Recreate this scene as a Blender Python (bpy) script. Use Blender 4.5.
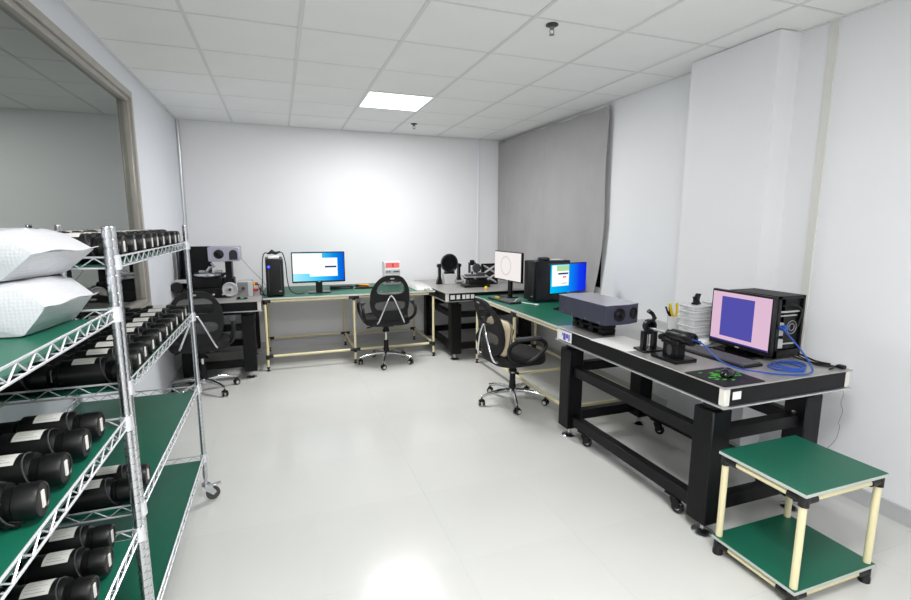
import bpy, bmesh, math, random
from mathutils import Vector, Matrix
random.seed(7)
PI = math.pi
scene = bpy.context.scene
COL = scene.collection
for o in list(bpy.data.objects):
    bpy.data.objects.remove(o)

# ---------------------------------------------------------------- camera
CAM_H = 1.52
F_PX = 485.55
yaw, pitch, roll = 0.347422, -0.155668, 0.002655
fwd = Vector((math.sin(yaw)*math.cos(pitch), math.cos(yaw)*math.cos(pitch), math.sin(pitch)))
rgt = Vector((math.cos(yaw), -math.sin(yaw), 0))
up = rgt.cross(fwd)
r2 = rgt*math.cos(roll) + up*math.sin(roll)
u2 = up*math.cos(roll) - rgt*math.sin(roll)
cam = bpy.data.cameras.new('camera')
cam.sensor_width = 36.0
cam.lens = F_PX/911.0*36.0
cam.clip_start = 0.02
camo = bpy.data.objects.new('camera', cam)
COL.objects.link(camo)
camo.matrix_world = Matrix(((r2.x, u2.x, -fwd.x, 0), (r2.y, u2.y, -fwd.y, 0), (r2.z, u2.z, -fwd.z, CAM_H), (0, 0, 0, 1)))
scene.camera = camo

# ---------------------------------------------------------------- world, lights' strength, exposure
world = bpy.data.worlds.new('world')
scene.world = world
world.use_nodes = True
world.node_tree.nodes['Background'].inputs[0].default_value = (0.6, 0.65, 0.7, 1)
world.node_tree.nodes['Background'].inputs[1].default_value = 0.05
PANEL_W = 52.0                   # watts of each ceiling light panel (prismatic, so a narrowed beam)
PANEL_SPREAD = 180.0
vs = scene.view_settings
vs.view_transform = 'Standard'
vs.look = 'None'
vs.gamma = 1.0
vs.use_curve_mapping = False
vs.exposure = 0.04

# ---------------------------------------------------------------- materials
MATS = {}
def srgb(c):
    return tuple(((v/255.0)/12.92 if v/255.0 <= 0.04045 else ((v/255.0+0.055)/1.055)**2.4) for v in c)
def mat(name, c, rough=0.5, metal=0.0, noise=0.0, nscale=20.0, bump=0.0, bscale=60.0, spec=0.5, emit=0.0, coat=0.0, alpha=1.0, linear=False):
    m = bpy.data.materials.new(name)
    m.use_nodes = True
    nt = m.node_tree
    b = nt.nodes['Principled BSDF']
    col = c if linear else srgb(c)
    b.inputs['Base Color'].default_value = (*col, 1)
    b.inputs['Roughness'].default_value = rough
    b.inputs['Metallic'].default_value = metal
    b.inputs['Specular IOR Level'].default_value = spec
    b.inputs['Coat Weight'].default_value = coat
    b.inputs['Alpha'].default_value = alpha
    if emit:
        b.inputs['Emission Color'].default_value = (*col, 1)
        b.inputs['Emission Strength'].default_value = emit
    if noise or bump:
        tc = nt.nodes.new('ShaderNodeTexCoord')
    if noise:
        n = nt.nodes.new('ShaderNodeTexNoise')
        n.inputs['Scale'].default_value = nscale
        n.inputs['Detail'].default_value = 4
        nt.links.new(tc.outputs['Object'], n.inputs['Vector'])
        r = nt.nodes.new('ShaderNodeMapRange')
        r.inputs['From Min'].default_value = 0.3
        r.inputs['From Max'].default_value = 0.7
        r.inputs['To Min'].default_value = 1-noise
        r.inputs['To Max'].default_value = 1+noise
        nt.links.new(n.outputs['Fac'], r.inputs['Value'])
        mx = nt.nodes.new('ShaderNodeVectorMath')
        mx.operation = 'SCALE'
        mx.inputs[0].default_value = col
        nt.links.new(r.outputs['Result'], mx.inputs['Scale'])
        nt.links.new(mx.outputs['Vector'], b.inputs['Base Color'])
    if bump:
        n2 = nt.nodes.new('ShaderNodeTexNoise')
        n2.inputs['Scale'].default_value = bscale
        n2.inputs['Detail'].default_value = 3
        nt.links.new(tc.outputs['Object'], n2.inputs['Vector'])
        bp = nt.nodes.new('ShaderNodeBump')
        bp.inputs['Strength'].default_value = bump
        bp.inputs['Distance'].default_value = 0.004
        nt.links.new(n2.outputs['Fac'], bp.inputs['Height'])
        nt.links.new(bp.outputs['Normal'], b.inputs['Normal'])
    MATS[name] = m
    return m
def mat_emit(name, c, s):
    m = bpy.data.materials.new(name)
    m.use_nodes = True
    nt = m.node_tree
    for n in list(nt.nodes):
        nt.nodes.remove(n)
    e = nt.nodes.new('ShaderNodeEmission')
    e.inputs[0].default_value = (*srgb(c), 1)
    e.inputs[1].default_value = s
    o = nt.nodes.new('ShaderNodeOutputMaterial')
    nt.links.new(e.outputs[0], o.inputs[0])
    MATS[name] = m
    return m
mat('wall', (239, 239, 241), 0.55, noise=0.01, nscale=1.5)
mat('wall_cool', (229, 232, 238), 0.4, noise=0.01, nscale=1.5)
mat('tile', (247, 247, 246), 0.9, noise=0.012, nscale=3, bump=0.15, bscale=300)
mat('grid', (228, 228, 228), 0.5)
mat('slab', (120, 120, 120), 0.9)
mat('floor', (214, 214, 210), 0.16, noise=0.018, nscale=1.3, spec=0.45)
mat('joint', (214, 214, 210), 0.6)
mat('baseboard', (196, 196, 198), 0.35, metal=0.2)
mat('alu', (206, 208, 210), 0.3, metal=0.85)
mat('steel', (176, 171, 164), 0.35, metal=0.35, noise=0.05, nscale=8)
mat('chrome', (225, 227, 230), 0.1, metal=1.0)
mat('chrome_soft', (205, 207, 210), 0.24, metal=1.0)
mat('wire', (226, 228, 232), 0.25, metal=0.5)
mat('green', (18, 96, 74), 0.42, noise=0.03, nscale=6)
mat('green_edge', (190, 196, 190), 0.5)
mat('board_edge', (206, 204, 196), 0.5)
mat('pipe', (234, 224, 182), 0.38)
mat('joint_black', (14, 14, 15), 0.45)
mat('black', (12, 12, 14), 0.5, spec=0.35)
mat('black_soft', (17, 17, 19), 0.75, noise=0.08, nscale=30, bump=0.1, bscale=200)
mat('black_gloss', (14, 14, 16), 0.18)
mat('black_paint', (11, 11, 14), 0.42, noise=0.03, nscale=5, spec=0.22)
mat('black_anod', (14, 14, 16), 0.36, metal=0.2, spec=0.35)
mat('tube_black', (13, 12, 13), 0.42, noise=0.06, nscale=25, spec=0.4)
mat('table_top', (176, 174, 171), 0.36, metal=0.45, noise=0.05, nscale=14)
mat('white_corner', (226, 224, 214), 0.4)
mat('white', (238, 238, 238), 0.5)
mat('white_gloss', (218, 219, 222), 0.2)
mat('paper', (236, 236, 234), 0.8)
mat('label_paper', (228, 226, 220), 0.7, noise=0.04, nscale=60)
mat('ink', (120, 118, 118), 0.7)
mat('violet_ink', (96, 84, 190), 0.7)
mat('laser_grey', (70, 72, 88), 0.38, metal=0.25, noise=0.03, nscale=6)
mat('laser_pale', (168, 168, 184), 0.38, metal=0.3)
mat('lid_reflect_tint', (176, 176, 186), 0.25, metal=0.15)  # pale tone paints in the wall's glossy reflection on the housing lid
mat('dark_grey', (62, 62, 66), 0.5)
mat('mid_grey', (128, 128, 130), 0.5)
mat('key_grey', (92, 92, 95), 0.5)
mat('light_grey', (188, 188, 188), 0.45)
mat('curtain', (166, 164, 165), 0.95, noise=0.04, nscale=4, bump=0.1, bscale=150)
mat('dark_window', (14, 16, 18), 0.15)
mat('mesh_grey', (110, 110, 112), 0.8, alpha=0.55)
mat('mesh_thin', (60, 62, 64), 0.8, alpha=0.3)
mat('rubber_wheel', (70, 68, 66), 0.6)
mat('blue_cable', (44, 84, 170), 0.35)
mat('plastic_clear', (244, 245, 246), 0.22, alpha=0.66)
mat('plastic_bag', (222, 222, 220), 0.3, alpha=0.7)
mat('red', (200, 40, 34), 0.45)
mat('red_label', (238, 112, 112), 0.6)
mat('yellow', (232, 200, 20), 0.4)
mat('orange', (230, 150, 30), 0.45)
mat('beige', (206, 190, 160), 0.8)
mat('navy', (20, 23, 33), 0.35)
mat('green_print', (70, 170, 50), 0.8)
mat('pcb_green', (40, 110, 60), 0.5)
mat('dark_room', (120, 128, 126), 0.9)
mat('envelope', (212, 213, 217), 0.28, bump=0.0)
mat('strip_cream', (226, 225, 219), 0.5)
mat_emit('panel_glow', (255, 255, 255), 6.0)
mat_emit('led_blue', (40, 60, 255), 6.0)
mat_emit('scr_white', (250, 252, 255), 1.1)
mat_emit('scr_pale', (246, 240, 238), 0.95)
mat_emit('scr_pink', (226, 190, 214), 0.95)
mat_emit('scr_indigo', (84, 82, 172), 0.95)
mat_emit('scr_strip', (58, 54, 130), 0.9)
mat_emit('scr_green', (176, 224, 160), 0.95)
mat_emit('scr_navy', (40, 60, 110), 0.9)
mat_emit('scr_ring', (226, 216, 214), 0.95)
mat_emit('scr_red', (232, 120, 130), 0.95)

def gradient_screen(name, stops):
    m = bpy.data.materials.new(name)
    m.use_nodes = True
    nt = m.node_tree
    for n in list(nt.nodes):
        nt.nodes.remove(n)
    tc = nt.nodes.new('ShaderNodeTexCoord')
    sx = nt.nodes.new('ShaderNodeSeparateXYZ')
    nt.links.new(tc.outputs['Generated'], sx.inputs[0])
    cr = nt.nodes.new('ShaderNodeValToRGB')
    while len(cr.color_ramp.elements) < len(stops):
        cr.color_ramp.elements.new(0.5)
    for e, (p, c) in zip(cr.color_ramp.elements, stops):
        e.position = p
        e.color = (*srgb(c), 1)
    nt.links.new(sx.outputs['X'], cr.inputs[0])
    e = nt.nodes.new('ShaderNodeEmission')
    e.inputs[1].default_value = 1.0
    nt.links.new(cr.outputs[0], e.inputs[0])
    o = nt.nodes.new('ShaderNodeOutputMaterial')
    nt.links.new(e.outputs[0], o.inputs[0])
    MATS[name] = m
gradient_screen('scr_desktop', [(0.0, (170, 236, 255)), (0.45, (70, 210, 250)), (0.8, (0, 140, 235)), (1.0, (10, 90, 215))])
gradient_screen('scr_desktop_b', [(0.0, (0, 190, 240)), (0.45, (0, 150, 240)), (0.8, (20, 60, 235)), (1.0, (16, 40, 225))])

# observation glass: reflective coated pane
def glass_mat():
    m = bpy.data.materials.new('glass')
    m.use_nodes = True
    nt = m.node_tree
    for n in list(nt.nodes):
        nt.nodes.remove(n)
    fr = nt.nodes.new('ShaderNodeFresnel')
    fr.inputs['IOR'].default_value = 4.6
    tr = nt.nodes.new('ShaderNodeBsdfTransparent')
    tr.inputs[0].default_value = (0.62, 0.70, 0.66, 1)
    gl = nt.nodes.new('ShaderNodeBsdfGlossy')
    gl.inputs[0].default_value = (0.93, 0.97, 0.92, 1)
    gl.inputs['Roughness'].default_value = 0.015
    mx = nt.nodes.new('ShaderNodeMixShader')
    nt.links.new(fr.outputs[0], mx.inputs[0])
    nt.links.new(tr.outputs[0], mx.inputs[1])
    nt.links.new(gl.outputs[0], mx.inputs[2])
    o = nt.nodes.new('ShaderNodeOutputMaterial')
    nt.links.new(mx.outputs[0], o.inputs[0])
    MATS['glass'] = m
glass_mat()

# bubble mailer: bump of small cells
def bubble_mat():
    m = MATS['envelope']
    nt = m.node_tree
    b = nt.nodes['Principled BSDF']
    tc = nt.nodes.new('ShaderNodeTexCoord')
    v = nt.nodes.new('ShaderNodeTexVoronoi')
    v.inputs['Scale'].default_value = 120
    v.inputs['Randomness'].default_value = 0.25
    nt.links.new(tc.outputs['Object'], v.inputs['Vector'])
    bp = nt.nodes.new('ShaderNodeBump')
    bp.invert = True
    bp.inputs['Strength'].default_value = 0.22
    bp.inputs['Distance'].default_value = 0.004
    nt.links.new(v.outputs['Distance'], bp.inputs['Height'])
    nt.links.new(bp.outputs['Normal'], b.inputs['Normal'])
bubble_mat()

# ---------------------------------------------------------------- mesh helpers
class MB:
    def __init__(self):
        self.bm = bmesh.new()
    def box(self, x0, x1, y0, y1, z0, z1, bev=0.0, M=None, seg=1):
        t = bmesh.new()
        bmesh.ops.create_cube(t, size=1.0)
        for v in t.verts:
            v.co = Vector((x0+(v.co.x+.5)*(x1-x0), y0+(v.co.y+.5)*(y1-y0), z0+(v.co.z+.5)*(z1-z0)))
        if bev:
            bmesh.ops.bevel(t, geom=list(t.edges), offset=bev, segments=seg, affect='EDGES', profile=0.5)
        self.merge(t, M)
        return self
    def merge(self, t, M=None):
        if M is not None:
            for v in t.verts:
                v.co = M @ v.co
        vm = {v: self.bm.verts.new(v.co) for v in t.verts}
        for f in t.faces:
            try:
                self.bm.faces.new([vm[v] for v in f.verts])
            except ValueError:
                pass
        t.free()
    def path(self, pts, r, seg=8, closed=False, cap=True):
        pts = [Vector(p) for p in pts]
        n = len(pts)
        rings = []
        ref = None
        for i, p in enumerate(pts):
            if closed:
                d = pts[(i+1) % n]-pts[i-1]
            else:
                d = pts[min(i+1, n-1)]-pts[max(i-1, 0)]
            d.normalize()
            if ref is None:
                a = Vector((0, 0, 1)) if abs(d.z) < 0.9 else Vector((1, 0, 0))
                ref = (a-d*a.dot(d)).normalized()
            else:
                ref = (ref-d*ref.dot(d))
                ref = ref.normalized() if ref.length > 1e-6 else Vector((1, 0, 0))
            b = d.cross(ref)
            rr = r[i] if isinstance(r, (list, tuple)) else r
            rings.append([self.bm.verts.new(p+(ref*math.cos(2*PI*k/seg)+b*math.sin(2*PI*k/seg))*rr) for k in range(seg)])
        m = n if closed else n-1
        for i in range(m):
            A, B = rings[i], rings[(i+1) % n]
            for k in range(seg):
                try:
                    self.bm.faces.new((A[k], A[(k+1) % seg], B[(k+1) % seg], B[k]))
                except ValueError:
                    pass
        if cap and not closed:
            self.bm.faces.new(list(reversed(rings[0])))
            self.bm.faces.new(rings[-1])
        return self
    def cyl(self, a, b, r, seg=12, r2=None):
        return self.path([a, b], [r, r if r2 is None else r2], seg)
    def lathe(self, prof, seg=20, M=None):
        # prof: list of (radius, z); revolved about Z
        t = bmesh.new()
        rings = []
        for (r, z) in prof:
            if r < 1e-6:
                rings.append([t.verts.new((0, 0, z))])
            else:
                rings.append([t.verts.new((r*math.cos(2*PI*k/seg), r*math.sin(2*PI*k/seg), z)) for k in range(seg)])
        for A, B in zip(rings, rings[1:]):
            for k in range(seg):
                k2 = (k+1) % seg
                if len(A) == 1 and len(B) == 1:
                    continue
                if len(A) == 1:
                    t.faces.new((A[0], B[k2], B[k]))
                elif len(B) == 1:
                    t.faces.new((A[k], A[k2], B[0]))
                else:
                    t.faces.new((A[k], A[k2], B[k2], B[k]))
        if len(rings[0]) > 1:
            t.faces.new(list(reversed(rings[0])))
        if len(rings[-1]) > 1:
            t.faces.new(rings[-1])
        self.merge(t, M)
        return self
    def prism(self, poly, h0, h1, M=None, holes=()):
        # poly in XY extruded from z=h0 to h1; optional holes
        t = bmesh.new()
        edges = []
        for loop in [poly]+list(holes):
            vs_ = [t.verts.new((p[0], p[1], h0)) for p in loop]
            for i in range(len(vs_)):
                edges.append(t.edges.new((vs_[i], vs_[(i+1) % len(vs_)])))
        if holes:
            bmesh.ops.triangle_fill(t, use_beauty=True, use_dissolve=False, edges=edges, normal=(0, 0, 1))
        else:
            t.faces.new(list(t.verts))
        r = bmesh.ops.extrude_face_region(t, geom=list(t.faces))
        for v in r['geom']:
            if isinstance(v, bmesh.types.BMVert):
                v.co.z = h1
        bmesh.ops.recalc_face_normals(t, faces=list(t.faces))
        self.merge(t, M)
        return self
    def quad(self, a, b, c, d):
        self.bm.faces.new([self.bm.verts.new(p) for p in (a, b, c, d)])
        return self
    def mesh(self, name, smooth=True):
        bmesh.ops.recalc_face_normals(self.bm, faces=list(self.bm.faces))
        me = bpy.data.meshes.new(name)
        self.bm.to_mesh(me)
        self.bm.free()
        if smooth:
            for p in me.polygons:
                p.use_smooth = True
            me.set_sharp_from_angle(angle=math.radians(38))
        return me
def P(name, mb, material, parent=None, label=None, smooth=True, kind=None):
    me = mb.mesh(name, smooth) if isinstance(mb, MB) else mb
    if material and not len(me.materials):
        me.materials.append(MATS[material])
    o = bpy.data.objects.new(name, me)
    COL.objects.link(o)
    if parent:
        o.parent = parent
    if label:
        o['label'] = label
    if kind:
        o['kind'] = kind
    return o
def T(name, label, cat, loc=(0, 0, 0), rz=0.0, group=None):
    o = bpy.data.objects.new(name, None)
    o.empty_display_size = 0.05
    COL.objects.link(o)
    o.location = loc
    o.rotation_euler = (0, 0, rz)
    return tag(o, label, cat, group)
def tag(o, label, cat, group=None):
    o['label'] = label
    o['category'] = cat
    if group:
        o['group'] = group
    return o
def S(name, mb, material, parent=None, smooth=False):
    o = P(name, mb, material, parent, smooth=smooth)
    if parent is None:
        o['kind'] = 'structure'
    return o
def dup(root, loc, rz, label):
    r = root.copy()
    COL.objects.link(r)
    r.location = loc
    r.rotation_euler = (0, 0, rz)
    r['label'] = label
    for ch in list(root.children):
        c = ch.copy()
        COL.objects.link(c)
        c.parent = r
        for g in list(ch.children):
            d = g.copy()
            COL.objects.link(d)
            d.parent = c
    return r
def cr(pts, n=8, closed=False):
    pts = [Vector(p) for p in pts]
    out = []
    N = len(pts)
    rng = N if closed else N-1
    for i in range(rng):
        if closed:
            p0, p1, p2, p3 = pts[i-1], pts[i], pts[(i+1) % N], pts[(i+2) % N]
        else:
            p0, p1, p2, p3 = pts[max(i-1, 0)], pts[i], pts[i+1], pts[min(i+2, N-1)]
        for k in range(n):
            t = k/n
            out.append(0.5*((2*p1)+(p2-p0)*t+(2*p0-5*p1+4*p2-p3)*t*t+(3*p1-p0-3*p2+p3)*t**3))
    if not closed:
        out.append(pts[-1])
    return out
def rrect(w, h, r, n=6, cx=0, cy=0):
    pts = []
    for (sx, sy, a0) in ((1, 1, 0), (-1, 1, PI/2), (-1, -1, PI), (1, -1, 1.5*PI)):
        for k in range(n+1):
            a = a0+PI/2*k/n
            pts.append((cx+sx*(w/2-r)+r*math.cos(a), cy+sy*(h/2-r)+r*math.sin(a)))
    return pts
def circle(r, n=24, cx=0, cy=0):
    return [(cx+r*math.cos(2*PI*k/n), cy+r*math.sin(2*PI*k/n)) for k in range(n)]
def TR(loc=(0, 0, 0), rx=0, ry=0, rz=0):
    return Matrix.Translation(loc) @ Matrix.Rotation(rz, 4, 'Z') @ Matrix.Rotation(ry, 4, 'Y') @ Matrix.Rotation(rx, 4, 'X')

# ================================================================ ROOM
XL, XR, YB, YN, HC = -.99, 2.95, 6.23, -2.6, 2.635
S('floor', MB().box(XL-.1, XR+.1, YN-.1, YB+.1, -.1, -.0012), 'joint')
floor = bpy.data.objects['floor']
# floor tiles (0.6 m) as far as the room goes
xs = [XL]+[.108+.6*k for k in range(-1, 5) if XL < .108+.6*k < XR]+[XR]
ys = [YN]+[1.87+.6*k for k in range(-7, 8) if YN < 1.87+.6*k < YB]+[YB]
tile_cache = {}
for i in range(len(xs)-1):
    for j in range(len(ys)-1):
        w, d = xs[i+1]-xs[i], ys[j+1]-ys[j]
        key = (round(w, 3), round(d, 3))
        if key not in tile_cache:
            me = MB().box(-w/2+.00025, w/2-.00025, -d/2+.00025, d/2-.00025, -.0012, 0).mesh('floor_tile', False)
            me.materials.append(MATS['floor'])
            tile_cache[key] = me
        o = P('floor_tile', tile_cache[key], None, floor)
        o.location = ((xs[i]+xs[i+1])/2, (ys[j]+ys[j+1])/2, 0)

# ceiling: slab + tiles + grid bars
ceiling = S('ceiling', MB().box(XL-.1, XR+.1, YN-.1, YB+.1, HC+.012, HC+.1), 'slab')
gx = [XL]+[-1.022+.6*i for i in range(1, 7)]+[XR]
gy = [YN]+sorted(5.547-.6*j for j in range(0, 14) if 5.547-.6*j > YN+.05)+[YB]
LIGHTS = [(3, 4.347), (2, .147), (1, -1.653)]
tc_cache = {}
for i in range(len(gx)-1):
    for j in range(len(gy)-1):
        if any(i == a and abs(gy[j]-b) < .05 for a, b in LIGHTS):
            continue
        w, d = gx[i+1]-gx[i], gy[j+1]-gy[j]
        key = (round(w, 3), round(d, 3))
        if key not in tc_cache:
            me = MB().box(-w/2+.009, w/2-.009, -d/2+.009, d/2-.009, 0, .008, bev=.002).mesh('ceiling_tile', False)
            me.materials.append(MATS['tile'])
            tc_cache[key] = me
        o = P('ceiling_tile', tc_cache[key], None, ceiling)
        o.location = ((gx[i]+gx[i+1])/2, (gy[j]+gy[j+1])/2, HC+.004-random.uniform(0, .0015))
for x in gx[1:-1]:
    P('grid_bar', MB().box(x-.011, x+.011, YN, YB, HC-.001, HC+.012), 'grid', ceiling, smooth=False)
for y in gy[1:-1]:
    P('grid_bar', MB().box(XL, XR, y-.0065, y+.0065, HC+.003, HC+.012), 'grid', ceiling, smooth=False)
for nm, b in (('wall_angle', (XL, XL+.02, YN, YB)), ('wall_angle', (XR-.02, XR, YN, YB)), ('wall_angle', (XL, XR, YB-.02, YB))):
    P(nm, MB().box(*b, HC-.003, HC+.012), 'grid', ceiling, smooth=False)

# walls
S('wall_back', MB().box(XL-.1, XR+.1, YB, YB+.1, 0, HC), 'wall')
S('wall_front', MB().box(XL-.1, XR+.1, YN-.1, YN, 0, HC), 'wall')
WY0, WY1, WZ0, WZ1 = -0.6, 4.42, 0.88, 2.46          # observation window in the left wall
wl = MB()
wl.box(XL-.1, XL, YN, YB, 0, WZ0).box(XL-.1, XL, YN, YB, WZ1, HC).box(XL-.1, XL, WY1, YB, WZ0, WZ1).box(XL-.1, XL, YN, WY0, WZ0, WZ1)
S('wall_left', wl, 'wall_cool')
VY0, VY1, VZ0, VZ1 = 3.97, 6.1, 0.9, 2.52            # curtained window in the right wall
wr = MB()
wr.box(XR, XR+.1, YN, VY0, 0, HC).box(XR, XR+.1, VY0, YB, 0, VZ0).box(XR, XR+.1, VY0, YB, VZ1, HC).box(XR, XR+.1, VY1, YB, VZ0, VZ1)
S('wall_right', wr, 'wall')
S('wall_pillar', MB().box(2.776, XR, 2.185, 2.83, 0, HC-.002), 'wall')
S('baseboard_right', MB().box(XR-.012, XR, YN, 2.185, 0, .09).box(XR-.012, XR, 2.83, YB, 0, .09), 'baseboard')
S('baseboard_pillar', MB().box(2.764, 2.776, 2.175, 2.84, 0, .09), 'baseboard')
S('baseboard_back', MB().box(XL, XR, YB-.012, YB, 0, .09), 'baseboard')
S('baseboard_left', MB().box(XL, XL+.012, YN, YB, 0, .09), 'baseboard')
S('trim_1', MB().box(XR-.008, XR, 1.972, 2.018, .09, HC-.003), 'strip_cream')        # cover strip on the right wall
S('trim_2', MB().box(2.575, 2.60, YB-.01, YB, .09, HC-.003), 'wall_cool')            # joint strip of the back wall
S('trim_3', MB().path([(XL+.012, YB-.012, .09), (XL+.012, YB-.012, HC-.004)], .022, 10), 'alu', smooth=True)   # corner profile
# adjoining dim room behind the glass
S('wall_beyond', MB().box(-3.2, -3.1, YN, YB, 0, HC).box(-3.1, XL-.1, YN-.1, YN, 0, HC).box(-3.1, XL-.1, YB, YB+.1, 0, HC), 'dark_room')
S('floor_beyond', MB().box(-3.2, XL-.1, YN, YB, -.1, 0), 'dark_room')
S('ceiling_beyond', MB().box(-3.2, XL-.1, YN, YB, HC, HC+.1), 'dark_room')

# observation window: stainless frame + pane
fo, fi = .030, .016          # frame laps over the wall by fo and into the opening by fi
w1 = MB()
w1.box(XL-.099, XL+.006, WY0-fo, WY1+fo, WZ1-fi, WZ1+fo, bev=.002)
w1.box(XL-.099, XL+.006, WY0-fo, WY1+fo, WZ0-fo, WZ0+fi, bev=.002)
w1.box(XL-.099, XL+.006, WY1-fi, WY1+fo, WZ0+fi, WZ1-fi)
w1.box(XL-.099, XL+.006, WY0-fo, WY0+fi, WZ0+fi, WZ1-fi)
win1 = S('window_1', w1, 'steel')
bw = .034
for (y0, y1, z0, z1) in ((WY0+fi, WY1-fi, WZ1-fi-bw, WZ1-fi), (WY0+fi, WY1-fi, WZ0+fi, WZ0+fi+bw), (WY1-fi-bw, WY1-fi, WZ0+fi+bw, WZ1-fi-bw), (WY0+fi, WY0+fi+bw, WZ0+fi+bw, WZ1-fi-bw)):
    P('glazing_bead', MB().box(XL-.07, XL-.010, y0, y1, z0, z1, bev=.003), 'steel', win1)
P('pane', MB().box(XL-.046, XL-.040, WY0+.04, WY1-.04, WZ0+.04, WZ1-.04), 'glass', win1, smooth=False)
# curtained window: dark pane in a frame
w2 = MB()
for (y0, y1, z0, z1) in ((VY0, VY1, VZ1-.05, VZ1), (VY0, VY1, VZ0, VZ0+.05), (VY1-.05, VY1, VZ0, VZ1), (VY0, VY0+.05, VZ0, VZ1)):
    w2.box(XR+.03, XR+.09, y0, y1, z0, z1)
win2 = S('window_2', w2, 'black')
P('pane', MB().box(XR+.06, XR+.07, VY0+.04, VY1-.04, VZ0+.04, VZ1-.04), 'dark_window', win2, smooth=False)

# ceiling light panels
def ceiling_light(i, y, label):
    x0 = gx[i]
    t = T('ceiling_light', label, 'ceiling light', (x0+.3, y+.3, HC), 0, 'square panel lights in the ceiling')
    fr = MB()
    for b in ((-.295, .295, -.295, -.28), (-.295, .295, .28, .295), (-.295, -.28, -.28, .28), (.28, .295, -.28, .28)):
        fr.box(*b, -.003, .008)
    P('frame', fr, 'white', t, smooth=False)
    P('diffuser', MB().box(-.28, .28, -.28, .28, .0, .006), 'panel_glow', t, smooth=False)
    la = bpy.data.lights.new('panel_lamp', 'AREA')
    la.shape = 'SQUARE'
    la.size = .555
    la.energy = PANEL_W
    la.spread = math.radians(PANEL_SPREAD)
    lo = bpy.data.objects.new('panel_lamp', la)
    COL.objects.link(lo)
    lo.parent = t
    lo.location = (0, 0, -.004)
ceiling_light(3, 4.347, 'glowing square ceiling panel light near the back wall')
ceiling_light(2, .147, 'square ceiling panel light overhead near the viewer')
ceiling_light(1, -1.653, 'square ceiling panel light behind the viewer, on the glass side')
# sprinklers
def sprinkler(x, y, label):
    t = T('sprinkler', label, 'sprinkler', (x, y, HC), 0, 'fire sprinklers on the ceiling')
    P('escutcheon', MB().lathe([(0, .004), (.034, .003), (.036, -.003), (.022, -.009), (0, -.009)], 20), 'dark_grey', t)
    P('body', MB().lathe([(0, -.009), (.013, -.009), (.013, -.022), (.008, -.026), (0, -.026)], 14), 'mid_grey', t)
    fa = MB()
    for s in (-1, 1):
        fa.path([(s*.010, 0, -.022), (s*.014, 0, -.038), (s*.004, 0, -.052)], .0025, 6)
    P('frame_arm', fa, 'mid_grey', t)
    P('deflector', MB().lathe([(0, -.051), (.015, -.051), (.015, -.054), (0, -.054)], 14), 'mid_grey', t)
sprinkler(1.518, 2.598, 'fire sprinkler on the ceiling nearer the viewer, between light and pillar')
sprinkler(1.506, 5.555, 'small fire sprinkler on the ceiling beside the glowing light panel')

# curtain: thin wavy cloth with thickness
def curtain():
    t = bmesh.new()
    nu, nv = 90, 24
    def pt(u, v, off):
        z = 2.60-v*1.88
        yend = 3.90+.14*max(0, v-.55)**1.2*2.0
        y0 = 6.22
        y = y0+(yend-y0)*u
        sag = .012*math.sin(PI*((u*5.0) % 1.0))
        fold = .016*math.sin(u*9.5+.4)*(0.35+v)+.008*math.sin(u*23+v*1.5)*(.3+v*.8)+.006*math.sin(u*41+1)*v
        for (uc, a) in ((.50, .035), (.53, -.02), (.12, .02), (.88, .025)):
            fold += a*math.exp(-((u-uc-.01*math.sin(v*5))/.018)**2)*(.3+.7*v)
        edge = .02*math.sin(v*7)*v if u > .97 else 0
        x = 2.865+.045*u+fold*.8-edge*.6
        return (min(x, 2.938)+off, y+edge, z-(sag if v < .04 else 0))
    g = [[[t.verts.new(pt(i/nu, j/nv, off)) for j in range(nv+1)] for i in range(nu+1)] for off in (0, .004)]
    for s in (0, 1):
        for i in range(nu):
            for j in range(nv):
                t.faces.new((g[s][i][j], g[s][i+1][j], g[s][i+1][j+1], g[s][i][j+1]))
    for i in range(nu):
        for j in (0, nv):
            t.faces.new((g[0][i][j], g[0][i+1][j], g[1][i+1][j], g[1][i][j]))
    for j in range(nv):
        for i in (0, nu):
            t.faces.new((g[0][i][j], g[0][i][j+1], g[1][i][j+1], g[1][i][j]))
    b = MB()
    b.merge(t)
    rt = T('curtain', 'plain grey curtain pinned over the window on the right wall', 'curtain', (2.92, 5, 2.6))
    o = P('cloth', b, 'curtain', rt)
    o.location = (-2.92, -5, -2.6)
    pn = MB()
    for yy in (3.915, 4.5, 5.1, 5.7, 6.15):
        pn.lathe([(0, 0), (.012, 0), (.012, .006), (0, .008)], 10, TR((2.885-2.92+.02, yy-5, 2.585-2.6), ry=-PI/2))
    P('pin', pn, 'light_grey', rt)
curtain()

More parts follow.
